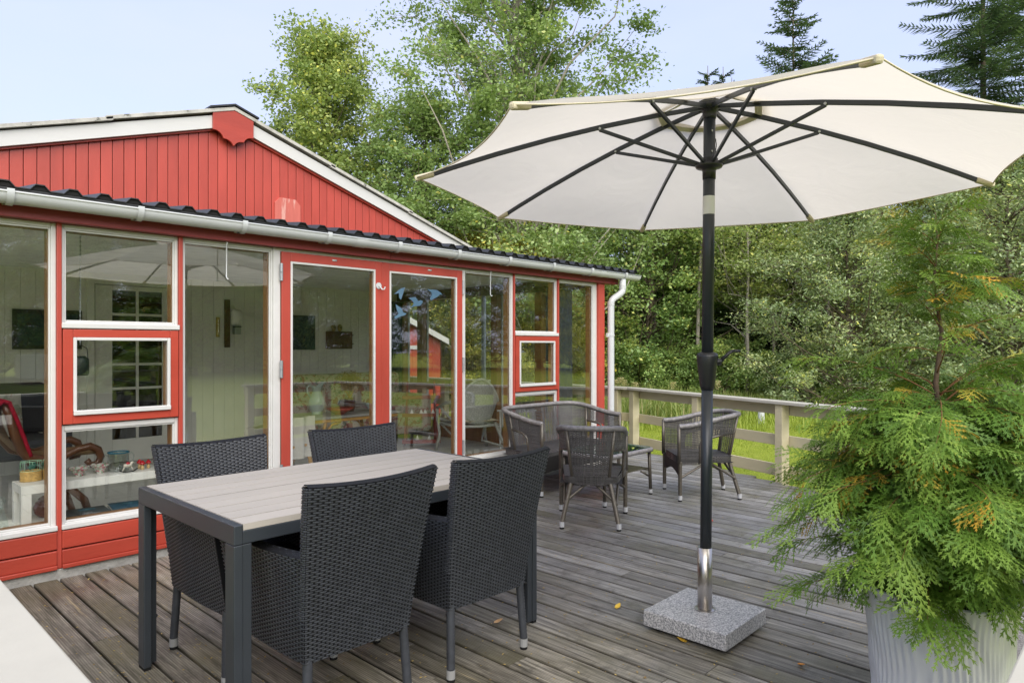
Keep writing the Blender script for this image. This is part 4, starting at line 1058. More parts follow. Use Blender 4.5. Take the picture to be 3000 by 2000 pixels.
# strong side leaders as on the photo: right-hand second stem
branch(.95, -.72, .62, 1.2, 22, .008, .15, (.07, .13), yell=.05); branch(.90, -.35, .66, .95, 22, .008, .15, (.07, .13)); branch(.92, -1.2, .55, 1.3, 20, .008, .15, (.07, .13)); branch(1.08, 2.6, .46, .55, 14, .007, .2, (.07, .13)); branch(1.12, -.5, .52, .8, 16, .007, .15, (.07, .13))
th = thing('thuja', 'bushy yellow-green thuja with bare leader growing in the white planter', 'conifer', (0, 0, 0))
th.location = (PCX, PCY, .43)
for o in (tr_.build('trunk', 'thujabark', th, smooth=True), twm.build('twigs', 'twig', th, smooth=True, fix=False)): o.location = (-PCX, -PCY, -.43)
QA = np.concatenate(QV); TA = np.concatenate(QT)
o = fastmesh('foliage', QA.reshape(-1, 3), np.arange(len(QA) * 4).reshape(-1, 4), 'thuja', th, TA); o.location = (-PCX, -PCY, -.43); o['kind'] = 'stuff'

# ============================================================ TREES
def leaves(name, C, size, mat, parent, rng, aspect=.62, flat=.5, fold=.0, tint=None):
    n = len(C); nrm = rng.normal(size=(n, 3)); nrm[:, 2] = np.abs(nrm[:, 2]) + flat; nrm /= np.linalg.norm(nrm, axis=1)[:, None]
    a = rng.normal(size=(n, 3)); u = np.cross(nrm, a); u /= np.linalg.norm(u, axis=1)[:, None] + 1e-9; v = np.cross(nrm, u)
    s = size * rng.uniform(.65, 1.3, n)
    L = u * s[:, None] * .5; Wd = v * (s * aspect)[:, None] * .5
    V = np.stack([C - L, C - Wd - L * .1 + nrm * (s * fold)[:, None], C + L, C + Wd - L * .1 + nrm * (s * fold)[:, None]], axis=1)
    if tint is None: tint = np.clip(rng.normal(.45, .22, n), 0, 1)
    return fastmesh(name, V.reshape(-1, 3), np.arange(n * 4).reshape(-1, 4), mat, parent, tint)
def trunk_mesh(H, r0, rng, lean=.03, n=9, top=.92):
    pts = []; x = y = 0.0; dx_, dy_ = rng.uniform(-lean, lean, 2)
    for i in range(n + 1):
        q = i / n; pts.append(Vector((x, y, H * top * q))); x += dx_ * H / n + rng.uniform(-.015, .015) * H / n * 2; y += dy_ * H / n + rng.uniform(-.015, .015) * H / n * 2
    return pts, [r0 * (1 - .88 * (i / n) ** .9) + (r0 * .35 if i == 0 else 0) for i in range(n + 1)]
def at(pts, z):
    for i in range(len(pts) - 1):
        if pts[i].z <= z <= pts[i + 1].z: return pts[i].lerp(pts[i + 1], (z - pts[i].z) / (pts[i + 1].z - pts[i].z + 1e-9))
    return pts[-1].copy()
def broadleaf(name, label, cat, H, hb, rad, nclump, per, clr, lsize, mat, bark, seed, r0=.14, shape=1.0, aspect=.62, group=None, yellow=0.0, upsweep=.6, squash=.75, extra_low=0, flat=.5):
    rng = np.random.default_rng(seed)
    t = thing(name, label, cat, (0, 0, 0), 0, group)
    tp, trr = trunk_mesh(H, r0, rng); m = MB().tube(tp, trr, 9)
    C = []; TI = []
    lob = rng.uniform(0, 6.28, 6)
    for i in range(nclump):
        q = (i + rng.random()) / nclump
        z = hb + (H - hb) * q
        env = rad * (np.sin(np.pi * np.clip(.10 + .86 * q ** shape, 0, 1)) ** .75)
        az = i * 2.39996 + rng.uniform(-.5, .5)
        env *= 1 + .20 * math.sin(3 * az + lob[0] + 4 * q) + .14 * math.sin(5 * az + lob[1] - 9 * q)
        rr_ = env * (rng.uniform(.35, 1.05) if rng.random() < .75 else rng.uniform(0, .5))
        end = at(tp, min(z, tp[-1].z)) * 1.0; end = Vector((end.x + rr_ * math.cos(az), end.y + rr_ * math.sin(az), z))
        zb_ = max(hb * .55, z - rr_ * upsweep - rng.uniform(.1, .5)); st = at(tp, min(zb_, tp[-1].z))
        mid = st.lerp(end, .5) + Vector((rng.uniform(-.15, .15), rng.uniform(-.15, .15), -.05 * rr_))
        rl = .022 * r0 / .14 + .010 * rr_
        jt = .07 * (end - st).length; lp = [st]
        for q_ in (.25, .5, .75):
            b_ = st.lerp(mid, q_ * 2) if q_ < .5 else mid.lerp(end, q_ * 2 - 1)
            lp.append(b_ + Vector((rng.uniform(-jt, jt), rng.uniform(-jt, jt), rng.uniform(-jt, jt) - jt * .6)))
        lp.append(end); m.tube(lp, [rl * .8, rl * .62, rl * .45, rl * .28, .005], 5, cap=False)
        k = int(per * rng.uniform(.55, 1.45)); cr_ = clr * rng.uniform(.65, 1.3)
        # a clump is a few sprays of leaves along outward twigs, so that gaps stay open
        ntw = 7
        tdir = rng.normal(size=(ntw, 3)); tdir[:, 2] = tdir[:, 2] * .6 + .25; tdir += np.array([math.cos(az), math.sin(az), .1]) * .5; tdir /= np.linalg.norm(tdir, axis=1)[:, None]
        w_ = rng.integers(0, ntw, k); pos = tdir[w_] * (rng.uniform(.05, 1.25, k) * cr_)[:, None] + rng.normal(size=(k, 3)) * cr_ * .20
        pos[:, 2] *= squash
        for d_ in tdir: 
            e_ = end + Vector(d_ * cr_ * 1.05 * np.array([1, 1, squash])); m.tube([end, e_], [.007, .003], 3, cap=False)
        C.append(pos + np.array(end)); base = rng.normal(.42, .13) ; ti = rng.normal(base, .16, k)
        if yellow: ti = np.where(rng.random(k) < yellow * (2.5 if rng.random() < .25 else .6), rng.uniform(.93, 1, k), ti)
        TI.append(np.clip(ti, 0, 1))
    m.build('trunk', bark, t, smooth=True, fix=False)
    o = leaves('crown', np.concatenate(C), lsize, mat, t, rng, aspect, flat, tint=np.concatenate(TI)); o['kind'] = 'stuff'
    return t
def spruce(name, label, H, rad, seed, group=None, open_=1.0, pw=.8, zmin=.5):
    rng = np.random.default_rng(seed); t = thing(name, label, 'conifer', (0, 0, 0), 0, group)
    m = MB().tube([(0, 0, 0), (.02, 0, H * .5), (0, .02, H)], [.16, .09, .01], 8); V = []; T = []
    z = zmin
    while z < H - .1:
        q = z / H; nb = 6 if q < .8 else 5
        for k in range(nb):
            az = rng.uniform(0, 6.28); L = rad * (1 - q) ** pw * rng.uniform(.6, 1.2) + .12
            d = np.array([math.cos(az), math.sin(az), -.10 + .45 * q]); pos = np.array([0, 0, z]); n = max(4, int(L / .13)); pts = [Vector(pos)]
            for i in range(n):
                f = i / n; d2 = d + np.array([0, 0, -.35 * f + .5 * f * f]); d2 /= np.linalg.norm(d2); pos = pos + d2 * L / n; pts.append(Vector(pos))
                wd = L * .34 * (1 - .75 * f) + .06
                for s in (-1, 1, 0):
                    for rep_ in range(5):
                        sd = np.array([-math.sin(az), math.cos(az), 0]) * s; td = d2 * .75 + sd * .9 + np.array([0, 0, rng.uniform(-.55, .10)]); td /= np.linalg.norm(td)
                        ln = wd * rng.uniform(.30, .95) if s else .16; w_ = np.cross(td, [rng.uniform(-.4, .4), rng.uniform(-.4, .4), 1]); w_ /= np.linalg.norm(w_) + 1e-9; w_ *= .020
                        V.append([pos, pos + td * ln * .5 + w_, pos + td * ln, pos + td * ln * .5 - w_]); T.append(np.clip(rng.normal(.25 + .45 * f, .15), 0, 1))
            m.tube(pts[::2] if len(pts) > 3 else pts, [.018 * (1 - j / (len(pts[::2]) + .5)) for j in range(len(pts[::2] if len(pts) > 3 else pts))], 4, cap=False)
        z += rng.uniform(.16, .30) * open_
    m.build('trunk', 'bark', t, smooth=True, fix=False)
    V = np.array(V); o = fastmesh('crown', V.reshape(-1, 3), np.arange(len(V) * 4).reshape(-1, 4), 'spruce', t, np.array(T)); o['kind'] = 'stuff'
    return t
def put(t, px, dep, rz_=0.0, s=1.0, lift=0.0):
    p = on_d(px, 1013, dep); t.location = (p.x, p.y, GZ + lift); t.rotation_euler = (0, 0, rz_); t.scale = (s, s, s); return t
def clone(t, px, dep, label, rz_=0.0, s=1.0):
    p = on_d(px, 1013, dep); return dup(t, (p.x, p.y, GZ), rz_, label, None, s)
# the two tall trees behind the house
GT = 'trees behind the red house'
put(broadleaf('birch_tree', 'yellowing rounded tree rising behind the red gable roof', 'tree', 9.7, 2.4, 1.75, 130, 520, .60, .10, 'birch', 'bark', 3, .17, shape=.85, yellow=.05, group=GT), 962, 18.5)
put(broadleaf('poplar_tree', 'tall grey-green poplar between the red roof and the parasol canopy', 'tree', 13.6, 2.0, 3.35, 210, 480, .72, .10, 'aspen', 'palebark', 8, .22, shape=.70, upsweep=1.0, group=GT, yellow=.02), 1545, 17.5)
put(broadleaf('poplar_tree', 'smaller grey-green poplar leaning out behind the right roof slope', 'tree', 7.6, 1.4, 2.0, 90, 450, .62, .095, 'aspen', 'bark', 18, .14, shape=.8, group=GT, yellow=.02), 1250, 17.0)
# wood behind the slanting fence
GW = 'trees at the edge of the wood'
mA = broadleaf('maple_tree', 'dark green maple beside the downpipe, leaves turning orange in places', 'tree', 7.6, .5, 2.5, 130, 300, .60, .105, 'maple', 'bark', 31, .15, group=GW, yellow=.03, shape=.75); put(mA, 1890, 20.5)
mB = broadleaf('young_oak', 'light green tree with layered branches in front of dark spruces', 'tree', 7.0, 2.7, 2.3, 85, 280, .55, .095, 'birch', 'palebark', 37, .08, group=GW, yellow=.04, squash=.4); put(mB, 2190, 19.5)
mC = broadleaf('willow_tree', 'grey-green willow thicket reaching down to the lawn behind the fence', 'tree', 4.9, .05, 2.3, 140, 300, .52, .085, 'willow', 'bark', 41, .09, aspect=.38, group=GW, yellow=.03, shape=.6); put(mC, 2490, 15.5)
mD = broadleaf('hazel_tree', 'yellowing shrubby tree showing above the thuja tip', 'tree', 6.6, .3, 2.4, 130, 290, .55, .090, 'yellowing', 'bark', 43, .10, group=GW, shape=.7); put(mD, 2700, 19.0)
mE = broadleaf('sallow_tree', 'broad silvery green sallow beside the thuja', 'tree', 6.3, .1, 2.7, 150, 310, .55, .092, 'willow', 'bark', 47, .11, aspect=.42, group=GW, yellow=.02, shape=.65); put(mE, 2960, 15.0)
sA = spruce('spruce_tree', 'dark shaded spruce standing inside the wood', 11.5, 2.7, 51, 'spruces in the wood'); put(sA, 2120, 24.5)
sB = spruce('spruce_tree', 'tall open spruce against the sky above the parasol canopy peak', 13.0, 3.0, 53, 'spruces in the wood', 1.0, .55, 6.0); put(sB, 2325, 22.5)
sC = spruce('spruce_tree', 'tallest blue-green spruce beyond the parasol canopy rim', 20.0, 4.3, 57, 'spruces in the wood', 1.25, .7, 6.0); put(sC, 2880, 23.0)
k = 0
SP = [(2075, 23, .95), (2145, 25.5, 1.0), (2215, 23.5, .9), (2010, 26.5, 1.0), (2290, 24.5, .9), (1985, 25, 0.9), (2260, 26, .95), (2040, 28, 1.0), (2400, 28, 1.0), (2560, 27, .95), (1880, 28, .9), (2480, 25.5, .8), (2160, 27, .86)]
for (px, dp_, s) in SP: dup(sA, Vector(on_d(px, 1013, dp_)) - Vector((0, 0, CAM.z - GZ)), k * 1.3, 'dark spruce standing deep in the shade of the wood', None, s); k += 1
clone(sC, 3120, 24.5, 'tall dark spruce at the wood corner beyond the sallow', 2.0, 1.0)
for (px, dp_, s, src, lab) in ((1790, 24, .95, mA, 'dark maple rising over the end of the sunroom roof'), (2010, 23.5, .92, mA, 'dark maple in the wood behind the parasol pole'), (1660, 25, .9, mA, 'dark maple filling the wood behind the sunroom gutter end'), (1500, 26, .85, mA, 'dark maple low behind the sunroom roof'),
                               (2360, 21.5, 1.0, mB, 'light green tree overhanging the dark spruces near the willow'), (2590, 22.5, 1.15, mC, 'tall grey-green willow rising above the willow thicket'), (2830, 20.5, 1.12, mE, 'silvery sallow standing behind the yellowing tree'),
                               (3150, 16.0, 1.05, mC, 'grey-green willow beyond the sallow'), (2900, 22.5, 1.15, mD, 'yellowing tree beneath the tallest spruce'), (1560, 21, .62, mD, 'small yellow-green tree showing over the sunroom roof edge'), (1430, 19.5, .52, mD, 'low yellow-green tree behind the lower end of the barge board')):
    clone(src, px, dp_, lab, k * 1.7, s); k += 1
# thin birch stem in front of the spruces
tp = on_d(2186, 1013, 18.5); bs = thing('birch_sapling', 'slender pale birch stem before the dark spruces', 'tree', (tp.x, tp.y, GZ))
MB().tube([(0, 0, 0), (.06, -.02, 1.2), (.08, .02, 2.3), (.13, .0, 3.4), (.2, .05, 4.6)], [.055, .045, .04, .03, .012], 8).build('trunk', 'palebark', bs, smooth=True)
rng = np.random.default_rng(5); leaves('crown', rng.normal(size=(2500, 3)) * np.array([.8, .8, .5]) + np.array([.2, 0, 4.3]), .085, 'birch', bs, rng)['kind'] = 'stuff'
for (px, dp_, sc_, lab) in ((2036, 19.5, 1.25, 'straight pale trunk behind the parasol pole'), (1925, 21.5, 1.3, 'pale trunk among the dark maples'), (2262, 20.5, 1.15, 'pale trunk beside the light green tree'), (2420, 18.5, 1.0, 'pale stem at the edge of the willow thicket')): dup(bs, Vector(on_d(px, 1013, dp_)) - Vector((0, 0, CAM.z - GZ)), px * .7, lab, 'pale trunks in the wood', sc_)
# undergrowth along the wood edge
ub = broadleaf('undergrowth_bush', 'low dark bush under the spruces by the reeds', 'bush', 1.5, .02, 1.2, 45, 260, .32, .075, 'maple', 'bark', 61, .03, group='bushes at the wood edge', shape=.6); put(ub, 2070, 19)
for i, (px, dp_, s) in enumerate(((1830, 19.5, 1.0), (1960, 19.5, .9), (2270, 18.5, .8), (2350, 17, .75), (2150, 20, 1.1), (1700, 20, 1.0), (2430, 19, 1.2), (1780, 26, 2.4), (1900, 27, 2.4), (2320, 27, 2.3), (2440, 26, 2.5), (2560, 25, 2.3), (2700, 25, 2.4), (2850, 25, 2.4))): clone(ub, px, dp_, 'low dark bush at the foot of the wood', i * 2.1, s)
# trees seen through the sunroom, behind the end fence
for i, (px, dp_, s, src, lab) in enumerate(((1200, 19, .72, mD, 'yellow-green tree behind the playhouse'), (1330, 18, .66, mB, 'light green tree seen through the right door pane'), (1470, 18.5, .72, mD, 'yellow-green tree seen through the sunroom end windows'), (1400, 23, .9, mA, 'dark maple seen far through the sunroom'), (1270, 17.5, .6, mD, 'yellow-green tree beside the playhouse roof'), (1395, 16.5, .62, mD, 'yellow-green tree behind the grey steel pole'), (1540, 17, .62, mD, 'yellow-green tree just past the end fence'), (1600, 18.5, .75, mD, 'yellow-green tree seen through the slim sash window'))): clone(src, px, dp_, lab, i * 1.3 + .5, s)
# trees on the garden side, which the windows reflect
BT = [(-9, -20, mE, 1.0), (-4, -23, mA, 1.1), (0.5, -21, mC, 1.25), (4, -27, mB, 1.3), (8.5, -31, mA, 1.25), (12.5, -34, mD, 1.2), (16, -33, mA, 1.25), (20, -31, mE, 1.35), (24, -30, mA, 1.2), (28.5, -27, mC, 1.4), (33, -23, mA, 1.2), (36, -17, mE, 1.3), (11, -38, sA, 1.0), (19, -37, sA, 1.1), (26, -35, sA, 1.0), (5, -36, sA, 1.0), (-2, -30, sA, 1.0), (38, -11, mD, 1.3), (-14, -14, mA, 1.1)]
BT += [(-6, -27, mA, 1.35), (1.5, -30, mE, 1.5), (6, -33, mD, 1.4), (10.5, -35, mC, 1.8), (14, -31, mA, 1.3), (18, -34, mC, 1.8), (22, -34, mE, 1.6), (26, -31, mB, 1.5), (30.5, -29, mE, 1.5), (35, -26, mA, 1.4), (38, -20, mC, 1.7), (-12, -22, mC, 1.6), (3, -24, mA, .9), (31, -19, mD, 1.2)]
for i, (x_, y_, src, s) in enumerate(BT): dup(src, (x_, y_, GZ), i * 1.9, 'garden tree across the lawn, mirrored in the windows', 'trees across the lawn', s)

# ============================================================ REEDS, GRASS, SMALL THINGS IN THE GARDEN
def blades(name, P, Hh, wd, bend, mat, rng, tint):
    n = len(P); az = rng.uniform(0, 6.28, n); d = np.stack([np.cos(az), np.sin(az), np.zeros(n)], 1); s = np.stack([-np.sin(az), np.cos(az), np.zeros(n)], 1)
    rows = []
    for q in (0, .45, .8, 1.0):
        c = P + d * (bend * q * q * Hh)[:, None] + np.array([0, 0, 1]) * (Hh * (q - .28 * bend * q * q))[:, None]; w_ = (wd * (1 - .9 * q ** 2))[:, None] * s; rows += [c - w_, c + w_]
    V = np.stack(rows, 1); F = []
    base = np.arange(n)[:, None] * 8
    F = np.concatenate([base + np.array([[0, 1, 3, 2]]), base + np.array([[2, 3, 5, 4]]), base + np.array([[4, 5, 7, 6]])])
    return fastmesh(name, V.reshape(-1, 3), F, mat, None, np.tile(tint, 3))
rng = np.random.default_rng(77)
def region(n, px0, px1, d0, d1, gap=None):
    px = rng.uniform(px0, px1, n); dp_ = np.sqrt(rng.uniform(d0 ** 2, d1 ** 2, n)); t = (px - 1500) / 2000
    return np.stack([(CT + t * ST) * dp_, CAM.y + (ST - t * CT) * dp_, np.full(n, GZ)], 1), px, dp_
P, px, dp_ = region(9000, 1740, 2340, 12.4, 17.5)
kk = dp_ > 12.6 + np.clip((px - 1950) / 150, 0, 3.2) + .35 * np.sin(px / 23); P = P[kk]; n = len(P)
tag(blades('reed_bed', P, rng.uniform(.25, .72, n) * (1 - .25 * np.clip((px[kk] - 1850) / 250, 0, 1.3)), rng.uniform(.006, .013, n), rng.uniform(.15, .85, n), 'reed', rng, np.clip(rng.normal(.5, .25, n), 0, 1)), 'tall green and straw reeds along the wood edge', 'reeds', kind='stuff')
P, px, dp_ = region(3500, 1740, 2450, 11.8, 16.5); n = len(P)
tag(blades('rough_grass', P, rng.uniform(.10, .26, n), rng.uniform(.004, .009, n), rng.uniform(.2, .9, n), 'grass', rng, np.clip(rng.normal(.45, .22, n), 0, 1)), 'rough uncut grass in front of the reeds', 'grass', kind='stuff')
P, px, dp_ = region(44000, 1700, 2800, 7.2, 15.0); kk = P[:, 0] > np.array([fence_x(y) for y in P[:, 1]]) + .08; P = P[kk]; n = len(P)
tag(blades('lawn_grass', P, rng.uniform(.018, .05, n), rng.uniform(.0025, .005, n), rng.uniform(.1, .8, n), 'grass', rng, np.clip(rng.normal(.55, .22, n), 0, 1)), 'short mown grass beyond the fence', 'grass', kind='stuff')
# reed plumes
for i, (px_, py_) in enumerate(((1800, 1122), (1822, 1115), (1836, 1122), (1866, 1128), (1968, 1128), (2094, 1125))):
    b = on_d(px_, 1013, 12.6); ztop = CAM.z - (py_ - 1013) / 2000 * 12.6 + .10
    rp_ = thing('reed_plume', 'straw-coloured feathery grass plume standing above the fence cap', 'grass plume', (b.x, b.y, GZ), i, 'grass plumes above the fence')
    hh = ztop - GZ; MB().tube([(0, 0, 0), (.02, 0, hh * .6), (.05, 0, hh)], [.004, .003, .001], 4).build('stem', M['reed'], rp_)
    nq = 160; C_ = np.stack([rng.normal(.05, .03, nq), rng.normal(0, .03, nq), hh - .04 - np.abs(rng.normal(0, .07, nq))], 1)
    leaves('plume', C_, .03, 'reed', rp_, rng, .3, 0, tint=np.full(nq, .98))['kind'] = 'stuff'
p = on_z(2230, 1241, GZ); wp = thing('garden_pipe', 'white plastic pipe stub standing in the grass beyond the fence', 'pipe', (p.x, p.y, GZ))
MB().tube([(0, 0, 0), (0, 0, .36)], .062, 16).build('tube', 'pvc', wp); MB().tube([(0, 0, .34), (0, 0, .40)], .068, 16).build('cap', 'pvc', wp)
# playhouse beyond the end fence
ph = thing('playhouse', 'small red playhouse with white trim seen through the double door', 'playhouse', (9.25, 7.18, GZ), R(-42))
M['phred'] = M['redh']
MB().prism([(-.95, 0), (.62, 0), (.62, 1.62), (-.165, 2.07), (-.95, 1.62)], 0, 1.6).build('wall', 'redh', ph)
for s in (-1, 1):
    MB().prism([(-.165, 2.06), (-.165 + s * .98, 2.06 - .54), (-.165 + s * .98, 2.06 - .54 + .12), (-.165, 2.19)], -.22, -.18).build('barge_board', 'barge', ph)
    MB().prism([(-.165, 2.12), (-.165 + s * .96, 2.12 - .53), (-.165 + s * .96, 2.12 - .50), (-.165, 2.16)], -.178, 1.75).build('roof', 'black_roof', ph)
dr = MB().box(-.60, -.52, -.03, -.001, .1, 1.50).box(.14, .22, -.03, -.001, .1, 1.50).box(-.52, .14, -.03, -.001, 1.42, 1.50).build('door_frame', 'barge', ph, fix=False)
MB().box(-.50, -.12, -.02, -.002, .1, 1.40).build('door', 'brownwood', ph, fix=False)
# grey steel pole outside the end windows
p = on_d(1417, 1013, 9.6); sp = thing('steel_pole', 'grey steel pole standing outside the sunroom end windows', 'pole', (p.x, p.y, -.05))
MB().tube([(0, 0, 0), (0, 0, 2.2)], .032, 14).build('tube', simple('grey_blue_steel', (.30, .34, .36), .4), sp, smooth=True)
MB().lathe([(.07, 0), (.07, .02), (.035, .03)], (0, 0, .0), 14).build('foot_plate', M['grey_blue_steel'], sp); MB().lathe([(.034, 0), (.036, .01), (.0, .04)], (0, 0, 2.19), 14, True, False).build('cap', M['grey_blue_steel'], sp)
# water tank on the lawn, mirrored in the left window
wt = thing('water_tank', 'white caged water tank across the lawn, mirrored in the window', 'tank', (6.6, -27.5, GZ))
MB().box(-.58, .58, -.48, .48, .18, 1.15).build('tank', 'pvc', wt, bevel=.06, fix=False); MB().lathe([(.11, 0), (.11, .06), (.0, .07)], (0, 0, 1.15), 14, True, False).build('lid', 'plastic', wt)
for k in range(5):
    z = .25 + .21 * k; MB().tube([(-.6, -.5, z), (.6, -.5, z), (.6, .5, z), (-.6, .5, z)], .012, 5, closed=True).build('cage_bar', 'zinc', wt)
for s in range(6):
    x_ = -.6 + .24 * s
    for y_ in (-.5, .5): MB().tube([(x_, y_, .12), (x_, y_, 1.12)], .012, 5).build('cage_bar', 'zinc', wt)
MB().box(-.6, .6, -.5, .5, 0, .14).build('pallet', 'darkwood', wt, fix=False)
# litter and leaves on the deck
P = []; n = 5200; X_ = rng.uniform(.36, 5.6, n); Y_ = rng.uniform(-4.3, -.1, n); kk = rng.random(n) < np.clip(1.15 - .22 * X_, .1, 1); X_, Y_ = X_[kk], Y_[kk]
C_ = np.stack([X_, Y_, np.full(len(X_), .0035)], 1)
lm = leaf('dry_crumb', [(0, (.20, .13, .05)), (1, (.50, .37, .13))], .8, .1)
o = leaves('leaf_litter', C_, .013, lm, None, rng, .5, 6.0, tint=rng.random(len(C_))); tag(o, 'tiny dry leaf crumbs scattered over the deck planks', 'leaf litter', kind='stuff')
FL = [((1810, 1778), 'curled yellow leaf lying on the planks left of the granite base', (.60, .40, .04)), ((2000, 1877), 'torn yellow leaf lying right against the granite base', (.55, .33, .03)), ((2347, 1948), 'orange leaf scrap on the planks beside the white planter', (.62, .24, .02)), ((1458, 1822), 'pale orange leaf scrap beside the dining chair leg', (.60, .38, .20)), ((2085, 1525), 'small red leaf near the parasol pole', (.45, .05, .02)), ((2150, 1322), 'small red leaf scrap near the slanting fence', (.4, .10, .05))]
for i, (pp, lab, col) in enumerate(FL):
    p = on_z(pp[0], pp[1], .004); s = .020 if i < 4 else .013
    V_ = [(-s, -s * .3, .001), (0, -s * .75, .006), (s, -s * .2, .012), (s * 1.25, s * .2, .016), (s * .2, s * .8, .008), (-s * .8, s * .5, .002)]
    o = MB().add([(0, 0, 0)] + V_, [(0, k + 1, (k + 1) % 6 + 1) for k in range(6)]).build('fallen_leaf', simple('dead_leaf_%d' % i, col, .5), None); o.location = p; o.rotation_euler = (0, 0, i * 1.9)
    sm = o.modifiers.new('t', 'SOLIDIFY'); sm.thickness = .001
    tag(o, lab, 'leaf', 'fallen leaves on the deck')
mt = MB().box(-.45, .45, -.14, .14, 0, .012).build('door_mat', pm('woven_mat', (.20, .19, .18), .9, .2, var=.6, vscale=120, bump=1, bscale=180), None, fix=False); mt.location = (3.55, -4.20, .0015); tag(mt, 'grey-brown woven mat lying behind the white planter', 'mat')
# ============================================================ INSIDE THE SUNROOM
SHZ = .278
bx('inner_sill', 'iwhite', sun, .30, 2.37, .126, .44, SHZ - .022, SHZ, .003)
bx('low_wall', 'iwhite', sun, LX + .1, 2.37, .126, .16, .06, SHZ - .023, 0)
bx('low_wall', 'brownwood', sun, 4.24, 6.26, .126, .15, .06, .30, 0)
def c8(x, y): return x / 3.485, 1150 + y / 3.485
def c4(x, y): return 700 + x / 2.6133, 650 + y / 2.6133
def c13(x, y): return 800 + x / 3.36, 1050 + y / 3.36
BT_ = .522
simple('lack_white', (.70, .70, .66), .4, var=.03)
bn = thing('display_bench', 'low white bench carrying bowls and baskets behind the fixed windows', 'bench', (.90, .12, SHZ))
bx('top', 'lack_white', bn, 0, 1.10, 0, .24, BT_ - SHZ - .05, BT_ - SHZ, .002)
for x_ in (0.001, 1.049):
    for y_ in (.001, .189): bx('leg', 'lack_white', bn, x_, x_ + .05, y_, y_ + .05, 0, BT_ - SHZ - .0505, .002)
def onb(cx, cy): p = on_z(*c8(cx, cy), BT_); p.y = max(p.y, .185); return p
# wire-and-wicker baskets
simple('straw', (.55, .36, .12), .6, var=.3, vscale=60); simple('mintwire', (.30, .52, .36), .5); simple('leafdark', (.02, .10, .07), .5)
def basket(label, p):
    t = thing('wire_basket', label, 'basket', p, 0, 'wire baskets on the bench')
    m = MB()
    for k in range(7): m.tube([(.052 * math.cos(a), .036 * math.sin(a), .006 + .0088 * k) for a in [2 * math.pi * i / 24 + (k % 2) * .13 for i in range(24)]], [.0052 + .0012 * ((i + k) % 2) for i in range(24)], 5, closed=True)
    m.build('wicker_bowl', 'straw', t, smooth=True)
    m = MB()
    for z in (.062, .118): m.tube([(.054 * math.cos(a), .038 * math.sin(a), z) for a in [2 * math.pi * i / 20 for i in range(20)]], .0022, 5, closed=True)
    for i in range(8): a = math.pi * i / 4; m.tube([(.054 * math.cos(a), .038 * math.sin(a), .06), (.054 * math.cos(a), .038 * math.sin(a), .118)], .0016, 4)
    m.build('wire_cage', 'mintwire', t, smooth=True)
    for a in (-1.7, -.4, 1.2, 2.6):
        m = MB(); c_ = Vector((.056 * math.cos(a), .040 * math.sin(a), .09)); s_ = Vector((-math.sin(a), math.cos(a), 0)); o_ = Vector((math.cos(a), math.sin(a), 0))
        pts = [c_ + s_ * (.022 * math.cos(2 * math.pi * i / 10) * (1 if i % 2 else .6)) + Vector((0, 0, .022 * math.sin(2 * math.pi * i / 10) * (1 if i % 2 else .6))) + o_ * .002 for i in range(10)]
        m.add([c_ + o_ * .006] + pts, [(0, i + 1, (i + 1) % 10 + 1) for i in range(10)]); m.build('tin_leaf', 'leafdark', t, fix=False)
basket('mint wire basket on the bench before the cane chair', onb(318, 900)); b2 = onb(318, 900); b2.x += .115; basket('mint wire basket on the bench behind the red post', b2)
# porcelain bowls
def flowered(name):
    m, t, o = newmat(name); p = t.nodes.new('ShaderNodeBsdfPrincipled'); t.links.new(p.outputs[0], o.inputs[0]); v = coords(t); n1 = noise(t, v, 75, 3); n2 = noise(t, v, 120, 2)
    c = mixc(t, ramp(t, n1, .52, .56), (.55, .55, .50), (.50, .10, .16)); c = mixc(t, ramp(t, n2, .55, .60), c, (.10, .32, .16)); t.links.new(c, p.inputs['Base Color']); p.inputs['Roughness'].default_value = .2; return m
M['porc'] = flowered('flowered_porcelain')
for lab, q in (('flowered porcelain bowl on the bench nearer the baskets', (805, 850)), ('flowered porcelain bowl on the bench beside the glass jar', (1022, 818))):
    p = onb(*q); m = MB(); n_ = 32; prof = [(.020, 0), (.024, .006), (.020, .010), (.038, .028), (.050, .046), (.057, .054)]
    m.lathe(prof, (0, 0, 0), n_, True, False)
    for i in range(n_): v_ = m.v[(len(prof) - 1) * n_ + i]; m.v[(len(prof) - 1) * n_ + i] = (v_[0], v_[1], v_[2] + .004 * math.cos(i * 6 * 2 * math.pi / n_))
    o = m.build('porcelain_bowl', 'porc', None, smooth=True); o.location = p; sm = o.modifiers.new('t', 'SOLIDIFY'); sm.thickness = .003; tag(o, lab, 'bowl', 'flowered bowls on the bench')
M['jarglass'] = glass('smoky_jar_glass', .16, (.72, .76, .76)); p = onb(1210, 795); t = thing('glass_jar', 'clear two-handled glass jar with blue rim on the bench', 'jar', p)
MB().lathe([(.060, 0), (.063, .01), (.062, .06), (.060, .118)], (0, 0, 0), 24, True, False).build('body', M['jarglass'], t, smooth=True)
MB().tube([(.061 * math.cos(2 * math.pi * i / 28), .061 * math.sin(2 * math.pi * i / 28), .120) for i in range(28)], .0045, 6, closed=True).build('rim', simple('blue_glass_rim', (.0, .16, .27), .1), t, smooth=True)
for s in (-1, 1): MB().tube([(s * .062, 0, .10), (s * .078, 0, .112), (s * .092, 0, .095), (s * .088, 0, .06), (s * .068, 0, .04)], .004, 7).build('handle', 'clearglass', t, smooth=True)
p = onb(1295, 805); p.y -= .03; t = thing('rocking_horse', 'tiny painted rocking horse figurine on the bench', 'figurine', p)
simple('horse_white', (.62, .58, .50), .4); simple('horse_red', (.45, .02, .03), .35)
